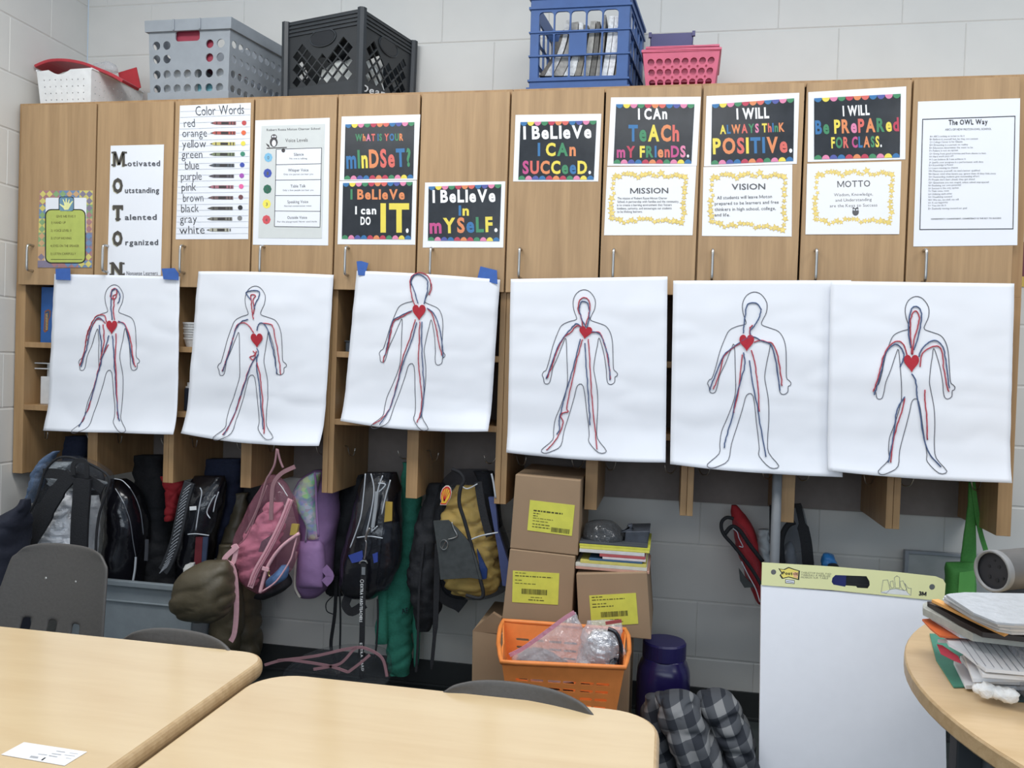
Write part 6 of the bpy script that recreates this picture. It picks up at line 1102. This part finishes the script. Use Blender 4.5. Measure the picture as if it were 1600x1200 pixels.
for k in range(8):
    z = .7915+k*.0052; d = k*1.6; jx = lambda a=9: rnd.uniform(-a, a)
    slab('plastic_sleeves', ['bottom', 'second', 'third', 'fourth', 'fifth', 'sixth', 'seventh', 'topmost'][k]+' pale sleeve counted from the bottom of the upper pile', 'sleeves', [(378+d+jx(), 152-d*3+jx(4)), (402+d+jx(6), 120-d), (520+jx(), 112-d), (650, 106-d*.2), (1100, 112), (1100, 356-d*5), (800+d+jx(14), 350-d*5+jx(4)), (720+jx(12), 332-d*4), (560+jx(12), 262-d*3)], z, .0042, M('sleeve_pale_%d' % (k % 3), ((214, 216, 218), (186, 189, 192), (226, 227, 229))[k % 3], .3, scale=40, var=.06, bump=.3), GRP)
T = thing('cotton_balls', 'small white cotton wads in front of the paper pile', 'cotton', atz(*K3(690, 740), .665)); COT = M('cotton', (240, 240, 238), .95, scale=80, bump=.6)
for x, y, r in ((600, 705, .012), (650, 715, .017), (720, 730, .015), (780, 745, .017)): c = atz(*K3(x, y), .682); mb = MB().blob(c, (r, r, r*.8), .3, 5, x); mesh('wad', mb, COT, T, smooth=True)
c = atz(*K3(905, 790), .662); mb = MB().box((c.x, c.y-.02, .6615), (c.x+.12, c.y+.10, .74)); single('clear_box', 'clear plastic box at the right edge of the round table', 'box', mb, ZF, bevel=.004)
# grey cylinder
c0 = aty(1552, 892, -.58); ax = Vector((.86, .5, .02)).normalized(); r0 = .0485
T = thing('cylinder_speaker', 'grey cylinder with black perforated end lying on its stand behind the papers', 'speaker', (c0.x+.06, c0.y+.03, hr))
mb = MB().lathe(c0, [(r0, 0), (r0, .008), (r0*.96, .012), (r0*.97, .09), (r0*.96, .2), (r0*.8, .21), (.001, .21)], 40, ax, cap=False); mesh('housing', mb, M('speaker_grey', (104, 101, 98), .45), T, smooth=True)
mb = MB().lathe(c0, [(r0*.86, -.001), (r0*.9, -.006), (r0, -.006), (r0*1.01, 0), (r0, .01)], 40, ax, cap=False); mesh('ring', mb, M('ring_grey', (142, 141, 140), .4), T, smooth=True)
mb = MB().lathe(c0+ax*.004, [(.001, 0), (r0*.9, 0), (r0*.9, .004), (.001, .004)], 36, ax); gr = mesh('grille', mb, M('grille_dark', (42, 42, 46), .6), T); mb = MB(); xx = Vector((0, 0, 1)); yy = ax.cross(xx).normalized()
for u, v, r in ((-.012, .012, .004), (.014, .008, .0035), (.012, -.016, .004), (-.008, -.02, .005), (-.024, -.012, .003), (0, .024, .003)): mb.lathe(c0+ax*.0025+xx*v-yy*u, [(.0005, 0), (r, 0), (r, .0012), (.0005, .0012)], 10, ax)
mesh('grille_holes', mb, INK, gr)
q0 = c0+ax*.09; mb = MB().hexa([(q0.x-.06, q0.y-.04, hr+.0005), (q0.x+.05, q0.y-.04, hr+.0005), (q0.x+.05, q0.y+.05, hr+.0005), (q0.x-.06, q0.y+.05, hr+.0005), (q0.x-.045, q0.y-.02, c0.z-r0*.8), (q0.x+.04, q0.y-.02, c0.z-r0*.8), (q0.x+.04, q0.y+.03, c0.z-r0*.8), (q0.x-.045, q0.y+.03, c0.z-r0*.8)]); mesh('stand', mb, BK, T, bevel=.004)
# ================================================================== CHAIRS
CHG = M('grey_chair_plastic', (80, 77, 74), .5, scale=120, var=.06, bump=.08)
def chair(label, x, y, rot, hb=.66, wt=.142, wb=.2, slot=6):
    T = thing('school_chair', label, 'chair', (x, y, 0), 'grey plastic school chairs'); Rz = Matrix.Rotation(rot, 4, 'Z'); O = Vector((x, y, 0)); X = lambda a, b, c: O+(Rz @ Vector((a, b, c)))
    zs = .36
    def back(s, t):   # t 0 bottom .. 1 top
        wd = wb-(wb-wt)*t; a = (s-.5)*2; z = zs+.05+t*(hb-zs-.05)
        a2 = a*(1-.16*max(0, (t-.8)/.2)**2.4)
        return X(a2*wd, .16+.075*t-.028*a*a, z-.012*abs(a)**4*(t > .9))
    nu, nv = 28, 22; mb = MB(); vs = [back(i/nu, j/nv) for j in range(nv+1) for i in range(nu+1)]; fs = []
    for j in range(nv):
        for i in range(nu):
            if 1 <= j <= slot and any(a <= i <= a+1 for a in (7, 13, 19)): continue
            fs.append((j*(nu+1)+i, j*(nu+1)+i+1, (j+1)*(nu+1)+i+1, (j+1)*(nu+1)+i))
    mb.add(vs, fs); b = mesh('backrest', mb, CHG, T, smooth=True, solid=.008, sub=1)
    for sx in (-.05, .05):
        mb = MB().blob(X(sx, .16+.075*.68-.006, zs+.05+.68*(hb-zs-.05)), (.006, .006, .006), 0, nu=10, nv=6); mesh('rivet', mb, STEEL, b, smooth=True)
    mb = MB().grid(lambda s, t: X((s-.5)*.38*(1-.08*t), -.17+.34*t, zs+.01-.02*math.sin(math.pi*t)+.03*max(0, t-.85)/.15), 10, 10); mesh('seat', mb, CHG, T, smooth=True, solid=.008)
    for sx in (-1, 1):
        for yy, y2 in ((-.14, -.19), (.13, .21)): mb = MB().tube([X(sx*.15, yy, zs-.02), X(sx*.185, y2, .008)], .011, 10); mesh('leg', mb, M('chrome_leg', (170, 170, 172), .25, 1), T, smooth=True)
        mb = MB().tube(smooth_path([X(sx*.12, -.14, zs-.02), X(sx*.11, .1, zs-.02), X(sx*.08, .19, zs+.03), X(sx*.05, .235, zs+.22)], 4), .009, 8); mesh('back_rail', mb, M('chrome_leg', (170, 170, 172), .25, 1), T, smooth=True)
def place_chair(label, u, v, hb, deg, **k):
    c = atz(u, v, hb); a = math.radians(deg); chair(label, c.x+math.sin(a)*.235, c.y-math.cos(a)*.235, a, hb, **k)
place_chair('grey plastic school chair turned at the far left table, back fully in view', 111, 850, .70, -5, wt=.155, wb=.205)
place_chair('grey plastic school chair pushed in at the left table below the grey tote', 296, 984, .662, -8, wt=.146)
place_chair('grey plastic school chair pushed in at the right table before the orange basket', 816, 1066, .655, -6, wt=.150)
# clear bag with pink straps on the floor
KQ = K(400, 940, .225)
T = bag('clear_tote', 'clear bag with pink straps lying on the floor under hanging coats', 'bag', KQ, .05, [(320, 640, 800, .05), (360, 400, 880, .2), (420, 260, 910, .28), (500, 200, 920, .3), (560, 220, 910, .3)], FILM, 'vinyl_body', amp=.008)
for pts in ([(60, 440), (200, 405), (350, 420), (520, 450), (640, 490)], [(400, 470), (560, 440), (620, 400), (700, 320), (800, 340), (880, 400), (910, 520)], [(150, 410), (400, 380), (600, 335), (700, 318)], [(640, 490), (720, 430), (790, 370)]): strap(T, 'pink_strap', KQ, -.12, pts, .009, M('dusty_pink', (150, 112, 118), .6), .003)
